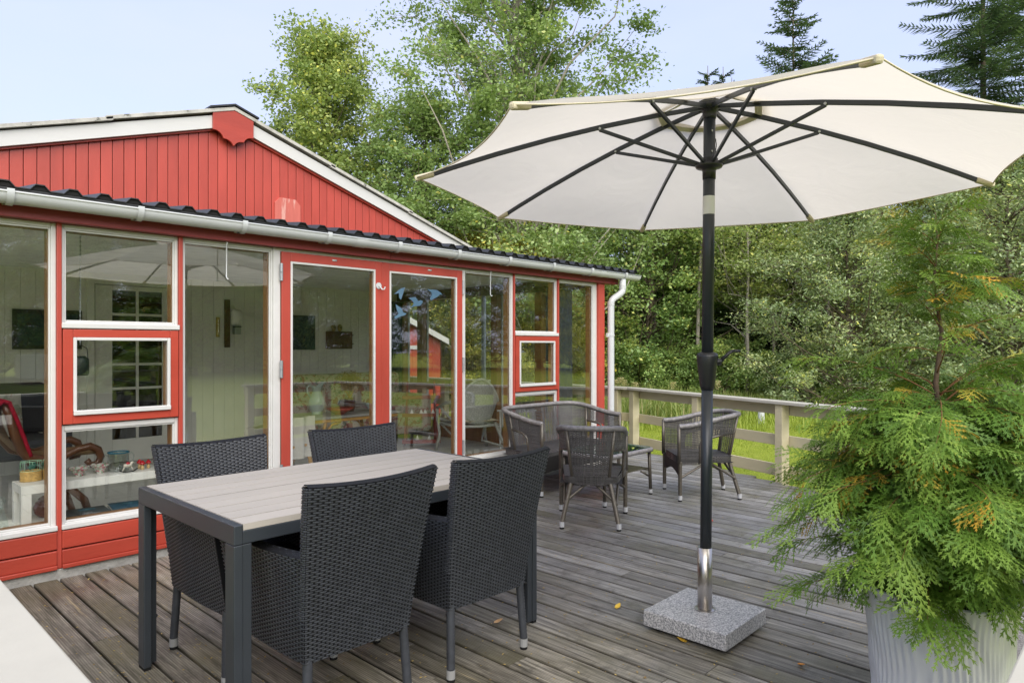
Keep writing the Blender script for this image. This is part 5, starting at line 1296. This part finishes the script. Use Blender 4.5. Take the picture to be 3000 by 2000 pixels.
MB().tube([(-.052, 0, .016), (-.03, 0, .005), (0, 0, .003), (.03, 0, .005), (.055, 0, .020)], .004, 6).build('rocker', 'rubber', t, smooth=True)
MB().tube([(-.028, 0, .045), (-.01, 0, .044), (.012, 0, .046), (.022, 0, .062), (.034, 0, .060)], [.010, .012, .012, .008, .005], 8).tube([(-.02, 0, .042), (-.036, 0, .008)], [.005, .003], 5).tube([(.012, 0, .042), (.032, 0, .008)], [.005, .003], 5).build('body', 'horse_white', t, smooth=True)
MB().tube([(-.012, 0, .055), (.006, 0, .056)], [.010, .010], 8).build('saddle', 'horse_red', t, smooth=True)
simple('shroom_red', (.45, .012, .02), .2, var=.1, wear=(.7, .68, .62), wthr=.70, wscale=120); simple('shroom_wood', (.60, .42, .20), .6)
for i, (q, hh) in enumerate((((1455, 782), .060), ((1425, 772), .062), ((1515, 768), .058))):
    t = thing('wooden_mushroom', 'small red-capped wooden mushroom on the bench', 'ornament', onb(*q), 0, 'wooden mushrooms on the bench')
    MB().lathe([(.011, 0), (.0105, .012), (.0075, hh * .62)], (0, 0, 0), 14).build('stalk', 'shroom_wood', t, smooth=True); MB().lathe([(.019, hh * .58), (.016, hh * .70), (.010, hh * .86), (.004, hh * .97), (0, hh)], (0, 0, 0), 16, True, False).build('cap', 'shroom_red', t, smooth=True)
p = onb(1665, 745); t = thing('cup', 'pale teal ribbed cup on the bench behind a dining chair', 'cup', p)
MB().lathe([(.030, 0), (.034, .03), (.038, .085)], (0, 0, 0), 24, True, False).build('body', simple('teal_glaze', (.20, .42, .42), .4), t, smooth=True); MB().lathe([(.036, .0), (.0385, .002), (.034, .002)], (0, 0, .084), 24, False, False).build('rim', simple('terracotta', (.45, .16, .07), .7), t)
# books on the inner sill
def book(label, x0, x1, y0, y1, z0, h, col, rz_, words=()):
    t = thing('book', label, 'book', ((x0 + x1) / 2, (y0 + y1) / 2, z0), rz_); a, b = (x1 - x0) / 2, (y1 - y0) / 2
    cv = pm('book_cover', col, .35, .5, var=.25, vscale=14)
    bx('cover', cv, t, -a, a, -b, b, h - .003, h, 0); bx('back_cover', cv, t, -a, a, -b, b, 0, .003, 0); bx('pages', simple('book_paper', (.66, .63, .56), .8), t, -a + .003, a - .004, -b + .003, b - .003, .0031, h - .0031, 0)
    bx('picture', pm('sea_print', (.035, .15, .22), .4, .4, var=.6, vscale=22), t, -a * .3, a * .5, b * .15, b * .6, h + .0002, h + .0006, 0)
    for (s, lx, ly, size) in words:
        cu = bpy.data.curves.new('lettering', 'FONT'); cu.body = s; cu.size = size; cu.align_x = 'CENTER'; ob_ = bpy.data.objects.new('tmp_text', cu); COL.objects.link(ob_)
        dg_ = bpy.context.evaluated_depsgraph_get(); me = bpy.data.meshes.new_from_object(ob_.evaluated_get(dg_)); bpy.data.objects.remove(ob_)
        me.materials.append(simple('silver_print', (.55, .60, .64), .4)); lo = bpy.data.objects.new('lettering', me); COL.objects.link(lo); lo.parent = t; lo.location = (lx, ly, h + .0008); lo.rotation_euler = (0, 0, math.pi)
book('dark blue songbook lying on the sill below the bench', 1.14, 1.375, .135, .345, SHZ, .024, (.030, .045, .055), R(-4), (('103', .0, -.045, .035), ('Sange', .01, -.085, .045)))
book('bright blue book lying on the sill beyond the songbook', 1.40, 1.62, .14, .37, SHZ, .020, (.02, .10, .17), R(-8))
p = on_z(*c8(430, 1270), SHZ); p.y = max(p.y, .26); p.x += .02; t = thing('clay_pot', 'round red-brown glazed pot on the sill beneath the bench', 'pot', p); MB().lathe([(.035, 0), (.062, .03), (.068, .06), (.055, .095), (.040, .105), (.042, .115)], (0, 0, 0), 24, True, False).build('body', simple('red_brown_glaze', (.16, .045, .03), .2), t, smooth=True); MB().lathe([(.041, .116), (.02, .13), (0, .135)], (0, 0, 0), 16, True, False).build('lid', 'red_brown_glaze', t, smooth=True)
p = on_z(*c8(40, 1420), SHZ); p.y = .20; t = thing('decanter', 'cut glass decanter with ball stopper on the sill', 'decanter', p); MB().lathe([(.034, 0), (.036, .01), (.030, .06), (.014, .10), (.012, .12), (.020, .128)], (0, 0, 0), 18, True, False).build('bottle', 'clearglass', t, smooth=True); MB().lathe([(.008, .118), (.008, .135), (.020, .150), (.024, .165), (.018, .180), (.0, .188)], (0, 0, 0), 14, True, False).build('stopper', 'clearglass', t, smooth=True)
# cane rocking armchair
YA, YB = .78, 1.28
t = thing('cane_armchair', 'dark wooden armchair with cane back and scrolled arms', 'armchair', (.98, 1.03, .06))
def fr_(pts, y, r_):
    o_ = t.location; return MB().tube([on_y(*c8(a, b), y) - o_ for a, b in pts], r_, 8)
for y in (YA, YB):
    o_ = [( (on_y(*c8(a, b), YA) - t.location)) for a, b in ((30, 110), (85, 200), (150, 420), (215, 580), (290, 655), (400, 680), (520, 690))]
    MB().tube([Vector((q.x, y - t.location.y, q.z)) for q in o_], [.020, .026, .030, .032, .034, .034, .030], 8).build('side_rail', 'darkwood', t, smooth=True)
    o_ = [( (on_y(*c8(a, b), YA) - t.location)) for a, b in ((520, 690), (660, 645), (800, 575), (920, 545), (1000, 580), (1030, 650), (1000, 720), (930, 735), (890, 700), (920, 680))]
    MB().tube([Vector((q.x, y - t.location.y, q.z)) for q in o_], [.026, .026, .025, .027, .028, .026, .024, .024, .02, .014], 8).build('arm', 'darkwood', t, smooth=True)
    o_ = [( (on_y(*c8(a, b), YA) - t.location)) for a, b in ((450, 690), (520, 860), (700, 960), (860, 1090), (960, 1190))]
    lo_ = [Vector((q.x, y - t.location.y, max(q.z, .02))) for q in o_]; lo_[-1].z = .015
    MB().tube(lo_, [.028, .026, .026, .026, .022], 8).build('leg', 'darkwood', t, smooth=True)
    MB().tube([(-.20, y - t.location.y, .46), (-.24, y - t.location.y, .2), (-.27, y - t.location.y, .012)], [.024, .024, .020], 8).build('leg', 'darkwood', t, smooth=True)
q0 = on_y(*c8(40, 130), YA) - t.location; q1 = on_y(*c8(300, 660), YA) - t.location
M['cane'] = pm('cane_webbing', (.25, .15, .07), .6, .3, var=.7, vscale=150, bump=.6, bscale=200)
MB().grid(lambda u, v: q0.lerp(q1, v) + Vector((-.10 * math.sin(math.pi * v) * .5 - .01, (YB - YA) * u, 0)), 8, 10).build('cane_back', 'cane', t, smooth=True, fix=False)
MB().grid(lambda u, v: Vector((q1.x + .42 * v, q1.y + (YB - YA) * u, q1.z - .02)), 6, 6).build('cane_seat', 'cane', t, fix=False)
MB().tube([q0, q0 + Vector((0, YB - YA, 0))], .024, 8).build('top_rail', 'darkwood', t, smooth=True)
th_ = thing('red_throw', 'crimson knitted throw hanging over the cane chair back', 'throw', t.location + q0)
pth = [(-.07, -.30), (-.06, -.1), (-.045, .0), (-.01, .036), (.03, .02), (.075, -.10), (.115, -.22), (.15, -.34)]
m = MB().grid(lambda u, v: (lambda k, f: Vector((pth[k][0] + (pth[min(k + 1, 7)][0] - pth[k][0]) * f, -.04 + .26 * u + .01 * math.sin(9 * v), pth[k][1] + (pth[min(k + 1, 7)][1] - pth[k][1]) * f + .008 * math.sin(14 * u + 3 * v))))(min(6, int(v * 7)), v * 7 - min(6, int(v * 7))), 12, 21)
o = m.build('cloth', pm('crimson_wool', (.33, .012, .03), .95, .1, var=.3, vscale=60, bump=.8, bscale=160), th_, smooth=True, fix=False); sm = o.modifiers.new('t', 'SOLIDIFY'); sm.thickness = .02; sm.offset = 1
# grey armchair with cushion, deeper in the room
t = thing('grey_armchair', 'grey upholstered armchair with white legs behind the cane chair', 'armchair', (1.32, 2.95, .06))
simple('greyfab', (.055, .058, .065), .9, var=.2, bump=.4, bscale=200)
bx('seat', 'greyfab', t, -.35, .35, -.32, .32, .26, .44, .05); bx('backrest', 'greyfab', t, -.38, .38, .22, .38, .44, .92, .05)
for s in (-1, 1): bx('arm', 'greyfab', t, s * .40 - .05, s * .40 + .05, -.34, .36, .30, .66, .04)
for sx in (-1, 1):
    for sy in (-1, 1): MB().tube([(sx * .33, sy * .3, .27), (sx * .35, sy * .32, 0)], [.022, .016], 8).build('leg', 'lack_white', t, smooth=True)
cu = thing('cushion', 'pale printed cushion leaning on the grey armchair', 'cushion', (1.25, 2.92, .52)); M['fl'] = flowered('faded_floral_print')
def floral(name, base, a, b):
    m, t_, o = newmat(name); p = t_.nodes.new('ShaderNodeBsdfPrincipled'); t_.links.new(p.outputs[0], o.inputs[0]); v = coords(t_); n1 = noise(t_, v, 9, 4, .6, 1.0); n2 = noise(t_, v, 13, 4, .6, 1.5)
    c = mixc(t_, ramp(t_, n1, .53, .58), base, a); c = mixc(t_, ramp(t_, n2, .56, .61), c, b); t_.links.new(c, p.inputs['Base Color']); p.inputs['Roughness'].default_value = .85; return m
M['fl1'] = floral('floral_sofa_fabric', (.46, .40, .33), (.30, .10, .09), (.16, .20, .13)); M['fl2'] = floral('floral_cushion_fabric', (.55, .48, .34), (.42, .20, .06), (.16, .22, .18)); M['fl3'] = floral('pale_print', (.55, .53, .46), (.30, .32, .24), (.35, .20, .12))
def pillow(name, mat, par, w_, h_, d_):
    return MB().grid(lambda u, v: ((2 * u - 1) * w_, -d_ * (math.sin(math.pi * u) * math.sin(math.pi * v)) ** .5, (2 * v - 1) * h_), 12, 12).grid(lambda u, v: ((1 - 2 * u) * w_, d_ * (math.sin(math.pi * u) * math.sin(math.pi * v)) ** .5, (2 * v - 1) * h_), 12, 12).build(name, mat, par, smooth=True, fix=False)
pl = pillow('case', 'fl3', cu, .20, .20, .06); pl.rotation_euler = (R(-18), 0, 0); pl.location = (0, .06, .18)
# floral sofa against the back wall
t = thing('floral_sofa', 'faded floral sofa against the white boarded wall', 'sofa', (5.12, 3.18, .06))
bx('base', 'fl1', t, -.95, .95, -.38, .36, .08, .36, .03); bx('backrest', 'fl1', t, -.95, .95, .20, .40, .36, .90, .06)
for s in (-1, 1): bx('arm', 'fl1', t, s * .95 - .10, s * .95 + .10, -.40, .38, .08, .60, .05)
for s in (-.47, .47): bx('seat_cushion', 'fl1', t, s - .45, s + .45, -.40, .20, .361, .48, .04)
# rattan coffee table and what stands on it
t = thing('rattan_table', 'long rattan table with grey top and honey-coloured legs', 'table', (4.15, 1.86, .06)); TZ2 = .54
simple('honey', (.44, .24, .06), .4, var=.25, vscale=30); simple('greytop', (.30, .29, .26), .4, var=.15)
bx('top', 'greytop', t, -.54, .56, -.27, .27, TZ2 - .025, TZ2, .005); bx('apron', 'honey', t, -.52, .54, -.25, .25, TZ2 - .06, TZ2 - .0255, .004)
for sx in (-1, 1):
    for sy in (-1, 1):
        MB().tube([(sx * .36, sy * .22, TZ2 - .06), (sx * .48, sy * .24, 0)], .018, 8).build('leg', 'honey', t, smooth=True); MB().tube([(sx * .18, sy * .22, TZ2 - .07), (sx * .28, sy * .22, TZ2 - .09), (sx * .36, sy * .225, TZ2 - .16), (sx * .41, sy * .23, .22)], .012, 7).build('bent_brace', 'honey', t, smooth=True)
ZTT = .06 + TZ2
def ont(a, b): return on_z(*c13(a, b), ZTT)
p = Vector((3.86, 1.93, ZTT)); t = thing('water_pitcher', 'pale celadon pitcher with curled handle on the rattan table', 'pitcher', p); simple('celadon', (.38, .47, .41), .2)
m = MB().lathe([(.055, 0), (.052, .012), (.075, .06), (.088, .11), (.080, .16), (.052, .215), (.044, .25), (.060, .30)], (0, 0, 0), 24, True, False)
for i in range(24):
    v_ = m.v[7 * 24 + i]; a = 2 * math.pi * i / 24; m.v[7 * 24 + i] = (v_[0] * (1 + .45 * max(0, math.cos(a)) ** 3), v_[1], v_[2] + .035 * max(0, math.cos(a)) ** 2 + .012 * math.cos(2 * a))
m.build('body', 'celadon', t, smooth=True); MB().tube([(-.055, 0, .29), (-.085, 0, .315), (-.115, 0, .29), (-.11, 0, .24), (-.075, 0, .18)], .009, 8).build('handle', 'celadon', t, smooth=True)
p = Vector((4.02, 1.74, ZTT)); o = MB().lathe([(.05, 0), (.055, .008), (.10, .035), (.145, .065)], (0, 0, 0), 28, True, False).build('red_bowl', simple('red_clay', (.34, .045, .02), .35), None, smooth=True); o.location = p; sm = o.modifiers.new('t', 'SOLIDIFY'); sm.thickness = .006; tag(o, 'wide shallow red bowl on the rattan table', 'bowl')
p = Vector((4.50, 1.78, ZTT)); o = MB().lathe([(.05, 0), (.055, .008), (.085, .04), (.115, .085)], (0, 0, 0), 28, True, False).build('white_bowl', 'celadon', None, smooth=True); o.location = p; sm = o.modifiers.new('t', 'SOLIDIFY'); sm.thickness = .006; tag(o, 'pale deep bowl at the far end of the rattan table', 'bowl')
p = Vector((4.30, 1.98, ZTT)); t = thing('dried_flowers', 'bunch of dried brown flowers in a dark vase', 'dried flowers', p); MB().lathe([(.05, 0), (.065, .05), (.055, .12), (.06, .15)], (0, 0, 0), 20, True, False).build('vase', 'darkwood', t, smooth=True)
rng = np.random.default_rng(9); n = 3000; d_ = rng.normal(size=(n, 3)); d_ /= np.linalg.norm(d_, axis=1)[:, None]; C_ = d_ * rng.uniform(.3, 1, n)[:, None] * np.array([.17, .15, .14]) + np.array([0, 0, .33]); lm2 = leaf('dried_petal', [(0, (.20, .11, .04)), (1, (.42, .27, .10))], .9, .2); leaves('bunch', C_, .016, lm2, t, rng, .5, .2)['kind'] = 'stuff'
m = MB()
for i in range(14): a = i * 2.4; m.tube([(0, 0, .14), (.12 * math.cos(a), .10 * math.sin(a), .34)], .0025, 4)
m.build('stems', 'honey', t)
# rattan chair with white cover
t = thing('covered_chair', 'low rattan chair under a rumpled white cover beside the rattan table', 'chair', (3.32, 1.42, .06), R(20)); simple('linen', (.55, .53, .48), .9, var=.15, bump=.5, bscale=30)
MB().grid(lambda u, v: ((2 * u - 1) * .24, -.02 + .03 * math.sin(u * 17), .18 + .40 * v), 30, 6).grid(lambda u, v: ((2 * u - 1) * .24, -.02 + .40 * v, .58 - .10 * v + .012 * math.sin(u * 15)), 24, 6).grid(lambda u, v: (.24 + .015 * math.sin(v * 11), -.02 + .40 * v, .18 + (.40 - .10 * v) * u), 6, 20).build('cover', 'linen', t, smooth=True, fix=False)
for sx in (-1, 1):
    for sy in (0, 1): MB().tube([(sx * .20, .02 + .34 * sy, .30), (sx * .23, -.03 + .42 * sy, 0)], .02, 8).build('leg', 'honey', t, smooth=True)
bx('seat', 'honey', t, -.21, .21, 0, .38, .28, .31, .01)
# red display stand
t = thing('display_stand', 'red folding stair-step stand with white bells on its shelves', 'stand', (5.62, 2.35, .06), R(-38)); simple('standred', (.24, .030, .018), .4, var=.2)
for s in (-1, 1):
    MB().bar((s * .21, -.16, 0), (s * .17, .10, .80), .022, .035).build('upright', 'standred', t, fix=False); MB().bar((s * .19, .20, 0), (s * .17, .08, .70), .020, .03).build('rear_leg', 'standred', t, fix=False)
for (z, y, dpt) in ((.06, -.20, .17), (.38, -.10, .13), (.60, -.01, .10)):
    sh_ = bx('shelf', 'standred', t, -.24, .24, y - dpt / 2, y + dpt / 2, z, z + .012, .002); bx('lip', 'standred', sh_, -.24, .24, y - dpt / 2 - .012, y - dpt / 2 - .0005, z - .015, z + .03, .002)
bx('top_panel', 'darkwood', t, -.17, .17, .085, .105, .70, .80, .003)
for i, (x_, y_, z_) in enumerate(((-.12, -.10, .392), (.0, -.10, .392), (.05, -.09, .392), (.15, -.10, .392), (-.05, -.2, .072), (.1, -.2, .072))):
    c_, s_ = math.cos(R(-38)), math.sin(R(-38)); o = MB().lathe([(.028, 0), (.022, .02), (.012, .045), (.005, .055), (.006, .065)], (0, 0, 0), 14).build('white_bell', 'iwhite', None, smooth=True); o.location = (5.62 + x_ * c_ - y_ * s_, 2.35 + x_ * s_ + y_ * c_, .06 + z_); tag(o, 'small white bell on the red display stand', 'bell', 'white bells on the red stand')
# pale rattan armchair with floral cushion
RL = Vector((5.62, 1.38, .06)); t = thing('rattan_armchair', 'pale grey rattan armchair with floral cushion near the end windows', 'armchair', RL, R(-20)); simple('palerattan', (.40, .41, .37), .5, var=.2, vscale=40, bump=.3)
m = MB(); top = []
for i in range(21):
    a = math.pi * (1.02 * i / 20) ; x_ = .32 * math.cos(a); y_ = -.30 * math.sin(a); top.append(Vector((x_, y_ * .95 + .02, .60 + .28 * math.sin(a) ** 3)))
m.tube([Vector((.34, .28, .52))] + top + [Vector((-.34, .28, .52))], .019, 8).build('top_rail', 'palerattan', t, smooth=True)
MB().grid(lambda u, v: Vector(top[2 + int(u * 16)]) * (1 - v) + Vector((top[2 + int(u * 16)].x * .72, top[2 + int(u * 16)].y * .75, .36)) * v, 16, 8).build('woven_back', pm('pale_cane_weave', (.36, .37, .33), .7, .3, var=.5, vscale=120, bump=.8, bscale=150), t, smooth=True, fix=False)
for s in (-1, 1):
    MB().tube([(s * .34, .28, .52), (s * .33, .31, .40), (s * .30, .30, .20), (s * .34, .33, 0)], .018, 8).build('leg', 'palerattan', t, smooth=True); MB().tube([(s * .22, -.18, .36), (s * .26, -.27, .18), (s * .32, -.36, 0)], .018, 8).build('leg', 'palerattan', t, smooth=True)
    MB().tube([(s * .30, .28, .33), (s * .15, .05, .12), (s * .30, -.30, .08)], .013, 8).build('stretcher', 'palerattan', t, smooth=True); MB().tube([(s * .33, .2, .53), (s * .26, .1, .42), (s * .20, -.02, .34)], .013, 8).build('arm_brace', 'palerattan', t, smooth=True)
MB().tube([(.30, .30, .33), (.27, -.15, .33), (.0, -.26, .33), (-.27, -.15, .33), (-.30, .30, .33)], .016, 8, closed=True).build('seat_ring', 'palerattan', t, smooth=True)
pl = pillow('seat_pad', 'fl2', t, .27, .25, .045); pl.rotation_euler = (R(90), 0, 0); pl.location = (0, .05, .385); pl['label'] = 'orange and green floral seat pad'
# side table with orange flowers
t = thing('side_table', 'small white side table by the end window posts', 'table', (6.02, 1.02, .06)); bx('top', 'lack_white', t, -.18, .18, -.16, .16, .48, .50, .004)
for sx in (-1, 1):
    for sy in (-1, 1): MB().tube([(sx * .15, sy * .13, .48), (sx * .15, sy * .13, 0)], .012, 8).build('leg', 'lack_white', t)
t = thing('flower_vase', 'orange marigolds in a small glass vase behind the pale rattan chair', 'flowers', (5.97, 1.02, .56)); MB().lathe([(.03, 0), (.04, .04), (.03, .10), (.035, .14)], (0, 0, 0), 16, True, False).build('vase', 'clearglass', t, smooth=True)
simple('marigold', (.70, .16, .008), .6); simple('stemgreen', (.08, .18, .03), .6)
for i, (x_, y_, z_) in enumerate(((-.06, .0, .36), (-.01, .03, .31), (.03, -.02, .40), (.09, .02, .34), (-.09, -.02, .30), (.05, .05, .30))):
    f = MB().tube([(0, 0, .02), (x_ * .5, y_ * .5, z_ * .6), (x_, y_, z_)], .003, 5).build('stem', 'stemgreen', t); m = MB()
    for k in range(14): a = k * 2.4; l_ = .026 * (1 - .3 * (k % 3) / 2); q = Vector((x_, y_, z_)); d_ = Vector((math.cos(a), math.sin(a), .25 + .25 * (k % 3))); s_ = Vector((-math.sin(a), math.cos(a), 0)) * .008; m.add([q, q + d_ * l_ * .6 + s_, q + d_ * l_, q + d_ * l_ * .6 - s_], [(0, 1, 2, 3)])
    m.build('bloom', 'marigold', f, fix=False)
# curtains
def curtain(label, x0, y0, x1, y1, z0, z1, mat):
    d_ = Vector((x1 - x0, y1 - y0, 0)); L = d_.length; n_ = Vector((-d_.y, d_.x, 0)).normalized(); d_.normalize()
    t = thing('curtain', label, 'curtain', (x0, y0, z0)); o = MB().grid(lambda u, v: d_ * (L * u) + n_ * (.018 * math.sin(u * L / .07 * 6.28 / 1.6 + .6 * v)) + Vector((0, 0, (z1 - z0) * v)), 60, 4).build('cloth', mat, t, smooth=True, fix=False); sm = o.modifiers.new('t', 'SOLIDIFY'); sm.thickness = .002
    MB().tube([Vector((0, 0, z1 - z0 + .008)) - d_ * .03, d_ * (L + .03) + Vector((0, 0, z1 - z0 + .008))], .010, 8).build('rod', 'plastic', t)
simple('curtain_charcoal', (.030, .038, .044), .9, var=.1)
curtain('charcoal curtain hanging in the corner window beside the downpipe', 5.62, .20, 6.06, .20, .12, 1.96, 'curtain_charcoal')
curtain('charcoal curtain hanging where the boarded wall meets the end windows', 5.92, 3.50, 6.19, 3.50, .12, 1.96, 'curtain_charcoal')
# pictures and wall things
def onw(a, b, y=3.60): return on_y(*c4(a, b), y)
def dims(a, b): return b
M['paint1'] = floral('green_blue_brushwork', (.030, .062, .060), (.075, .105, .055), (.035, .028, .034))
t = thing('painting', 'blue-green landscape painting hanging above the floral sofa', 'painting', (4.652, 3.600, 1.505)); bx('canvas', 'paint1', t, -.160, .160, -.018, .0, -.225, .225, .003); bx('edge', 'rubber', t, -.158, .158, .0005, .006, -.223, .223, 0)
t = thing('wooden_tray', 'dark brown wooden tray hung on the white boards', 'tray', (5.185, 3.600, 1.41)); bx('board', 'darkwood', t, -.205, .205, -.02, .004, -.120, .120, .005)
for z in (-.05, .07): MB().tube([(.205, -.010, z), (.225, -.010, z)], .008, 8).build('peg', 'darkwood', t)
simple('clog_wood', (.40, .30, .10), .5)
for x_ in (5.09, 5.19):
    t = thing('wooden_clog', 'small wooden clog hung above the brown tray', 'clog', (x_, 3.585, 1.575), 0, 'pair of hung clogs'); m = MB().lathe([(.012, -.05), (.030, -.02), (.034, .015), (.024, .04), (.010, .052)], (0, 0, 0), 14); m.build('shoe', 'clog_wood', t, smooth=True); MB().lathe([(.018, 0), (.016, .012)], (0, -.022, .012), 12).build('opening', 'rubber', t).rotation_euler = (R(20), 0, 0)
p = on_y(140, 965, 3.60); t = thing('picture', 'dark framed picture on the boarded wall above the grey armchair', 'picture', p); bx('frame', 'plastic', t, -.30, .30, -.02, .006, -.20, .20, .004); bx('print', M['paint1'], t, -.26, .26, -.0215, -.0205, -.16, .16, 0)
p = on_y(668, 945, 3.585); t = thing('coffee_mill', 'wall-mounted wooden coffee mill with white jar', 'coffee mill', p); bx('backboard', 'darkwood', t, -.04, .03, .002, .02, -.30, .28, .005); MB().lathe([(.06, -.02), (.065, .05), (.065, .13), (.04, .16)], (.09, -.04, 0), 16).build('jar', 'iwhite', t, smooth=True); bx('crank_box', 'zinc', t, .05, .13, -.08, .0, -.14, -.03, .01)
MB().tube([(.05, -.05, -.05), (.05, -.12, -.05), (.11, -.12, -.05)], .007, 6).build('crank', 'rubber', t)
p = on_y(638, 958, 3.60); t = thing('thermometer', 'narrow yellow wall thermometer beside the coffee mill', 'thermometer', p); bx('plate', simple('old_yellow', (.45, .33, .05), .5), t, -.022, .022, -.008, .002, -.12, .12, .003); MB().tube([(0, -.011, -.09), (0, -.011, .09)], .003, 6).build('tube', 'clearglass', t)
# hanging lantern on a chain behind the stacked sashes
p = on_y(235, 1060, .62); t = thing('hanging_lantern', 'black wire lantern hanging on a thin chain behind the red sash', 'lantern', (p.x, .62, p.z - .09))
MB().lathe([(.045, 0), (.052, .01), (.052, .11), (.030, .13)], (0, 0, 0), 14, True, True).build('body', simple('dark_green_tin', (.02, .035, .028), .5), t, smooth=True); MB().tube([(-.045, 0, .12), (-.04, 0, .18), (0, 0, .205), (.04, 0, .18), (.045, 0, .12)], .003, 6).build('handle', 'plastic', t)
ztop = 2.11 - t.location.z; m = MB(); z = .205; k = 0
while z < ztop - .006:
    if k % 2: m.box(-.0045, .0045, -.001, .001, z, z + .016)
    else: m.box(-.001, .001, -.0045, .0045, z, z + .016)
    z += .0145; k += 1
m.build('chain', 'zinc', t, fix=False)
# blue bird silhouettes stuck to the right door pane
simple('bird_blue', (.06, .125, .19), .5, var=.15, vscale=40); simple('bird_blue_lace', (.085, .165, .24), .5, var=.1, wear=(.03, .06, .09), wthr=.54, wscale=150)
BD = [('bird_blue_lace', 'lace-patterned blue bird sticker flying highest, wings down', [(1187, 553), (1208, 535), (1225, 520), (1245, 508), (1270, 502), (1262, 530), (1252, 565), (1240, 596), (1230, 585), (1226, 565), (1224, 545)]),
      ('bird_blue', 'plain blue bird sticker gliding in the middle of the flock', [(1300, 583), (1325, 577), (1350, 576), (1365, 592), (1372, 606), (1390, 598), (1408, 605), (1404, 622), (1385, 642), (1345, 646), (1310, 657), (1332, 638), (1338, 618), (1322, 600)]),
      ('bird_blue', 'plain blue bird sticker nearest the hinged stile', [(1440, 513), (1470, 518), (1495, 517), (1525, 526), (1545, 542), (1558, 558), (1540, 556), (1522, 572), (1500, 585), (1470, 601), (1461, 588), (1476, 560), (1474, 540)]),
      ('bird_blue_lace', 'lace-patterned blue bird sticker flying lowest', [(1200, 630), (1222, 645), (1245, 662), (1258, 692), (1285, 700), (1268, 716), (1240, 722), (1215, 735), (1198, 739), (1188, 728), (1212, 712), (1222, 702), (1208, 670)])]
for mt_, lab, poly in BD:
    q = [on_y(*c4(a, b), -.014) for a, b in poly]; cx = sum(v.x for v in q) / len(q); cz = sum(v.z for v in q) / len(q)
    o = MB().prism([(v.x - cx, v.z - cz) for v in q], 0, .0015).build('bird_sticker', mt_, None); o.location = (cx, -.0142, cz); tag(o, lab, 'sticker', 'blue bird stickers on the door pane')
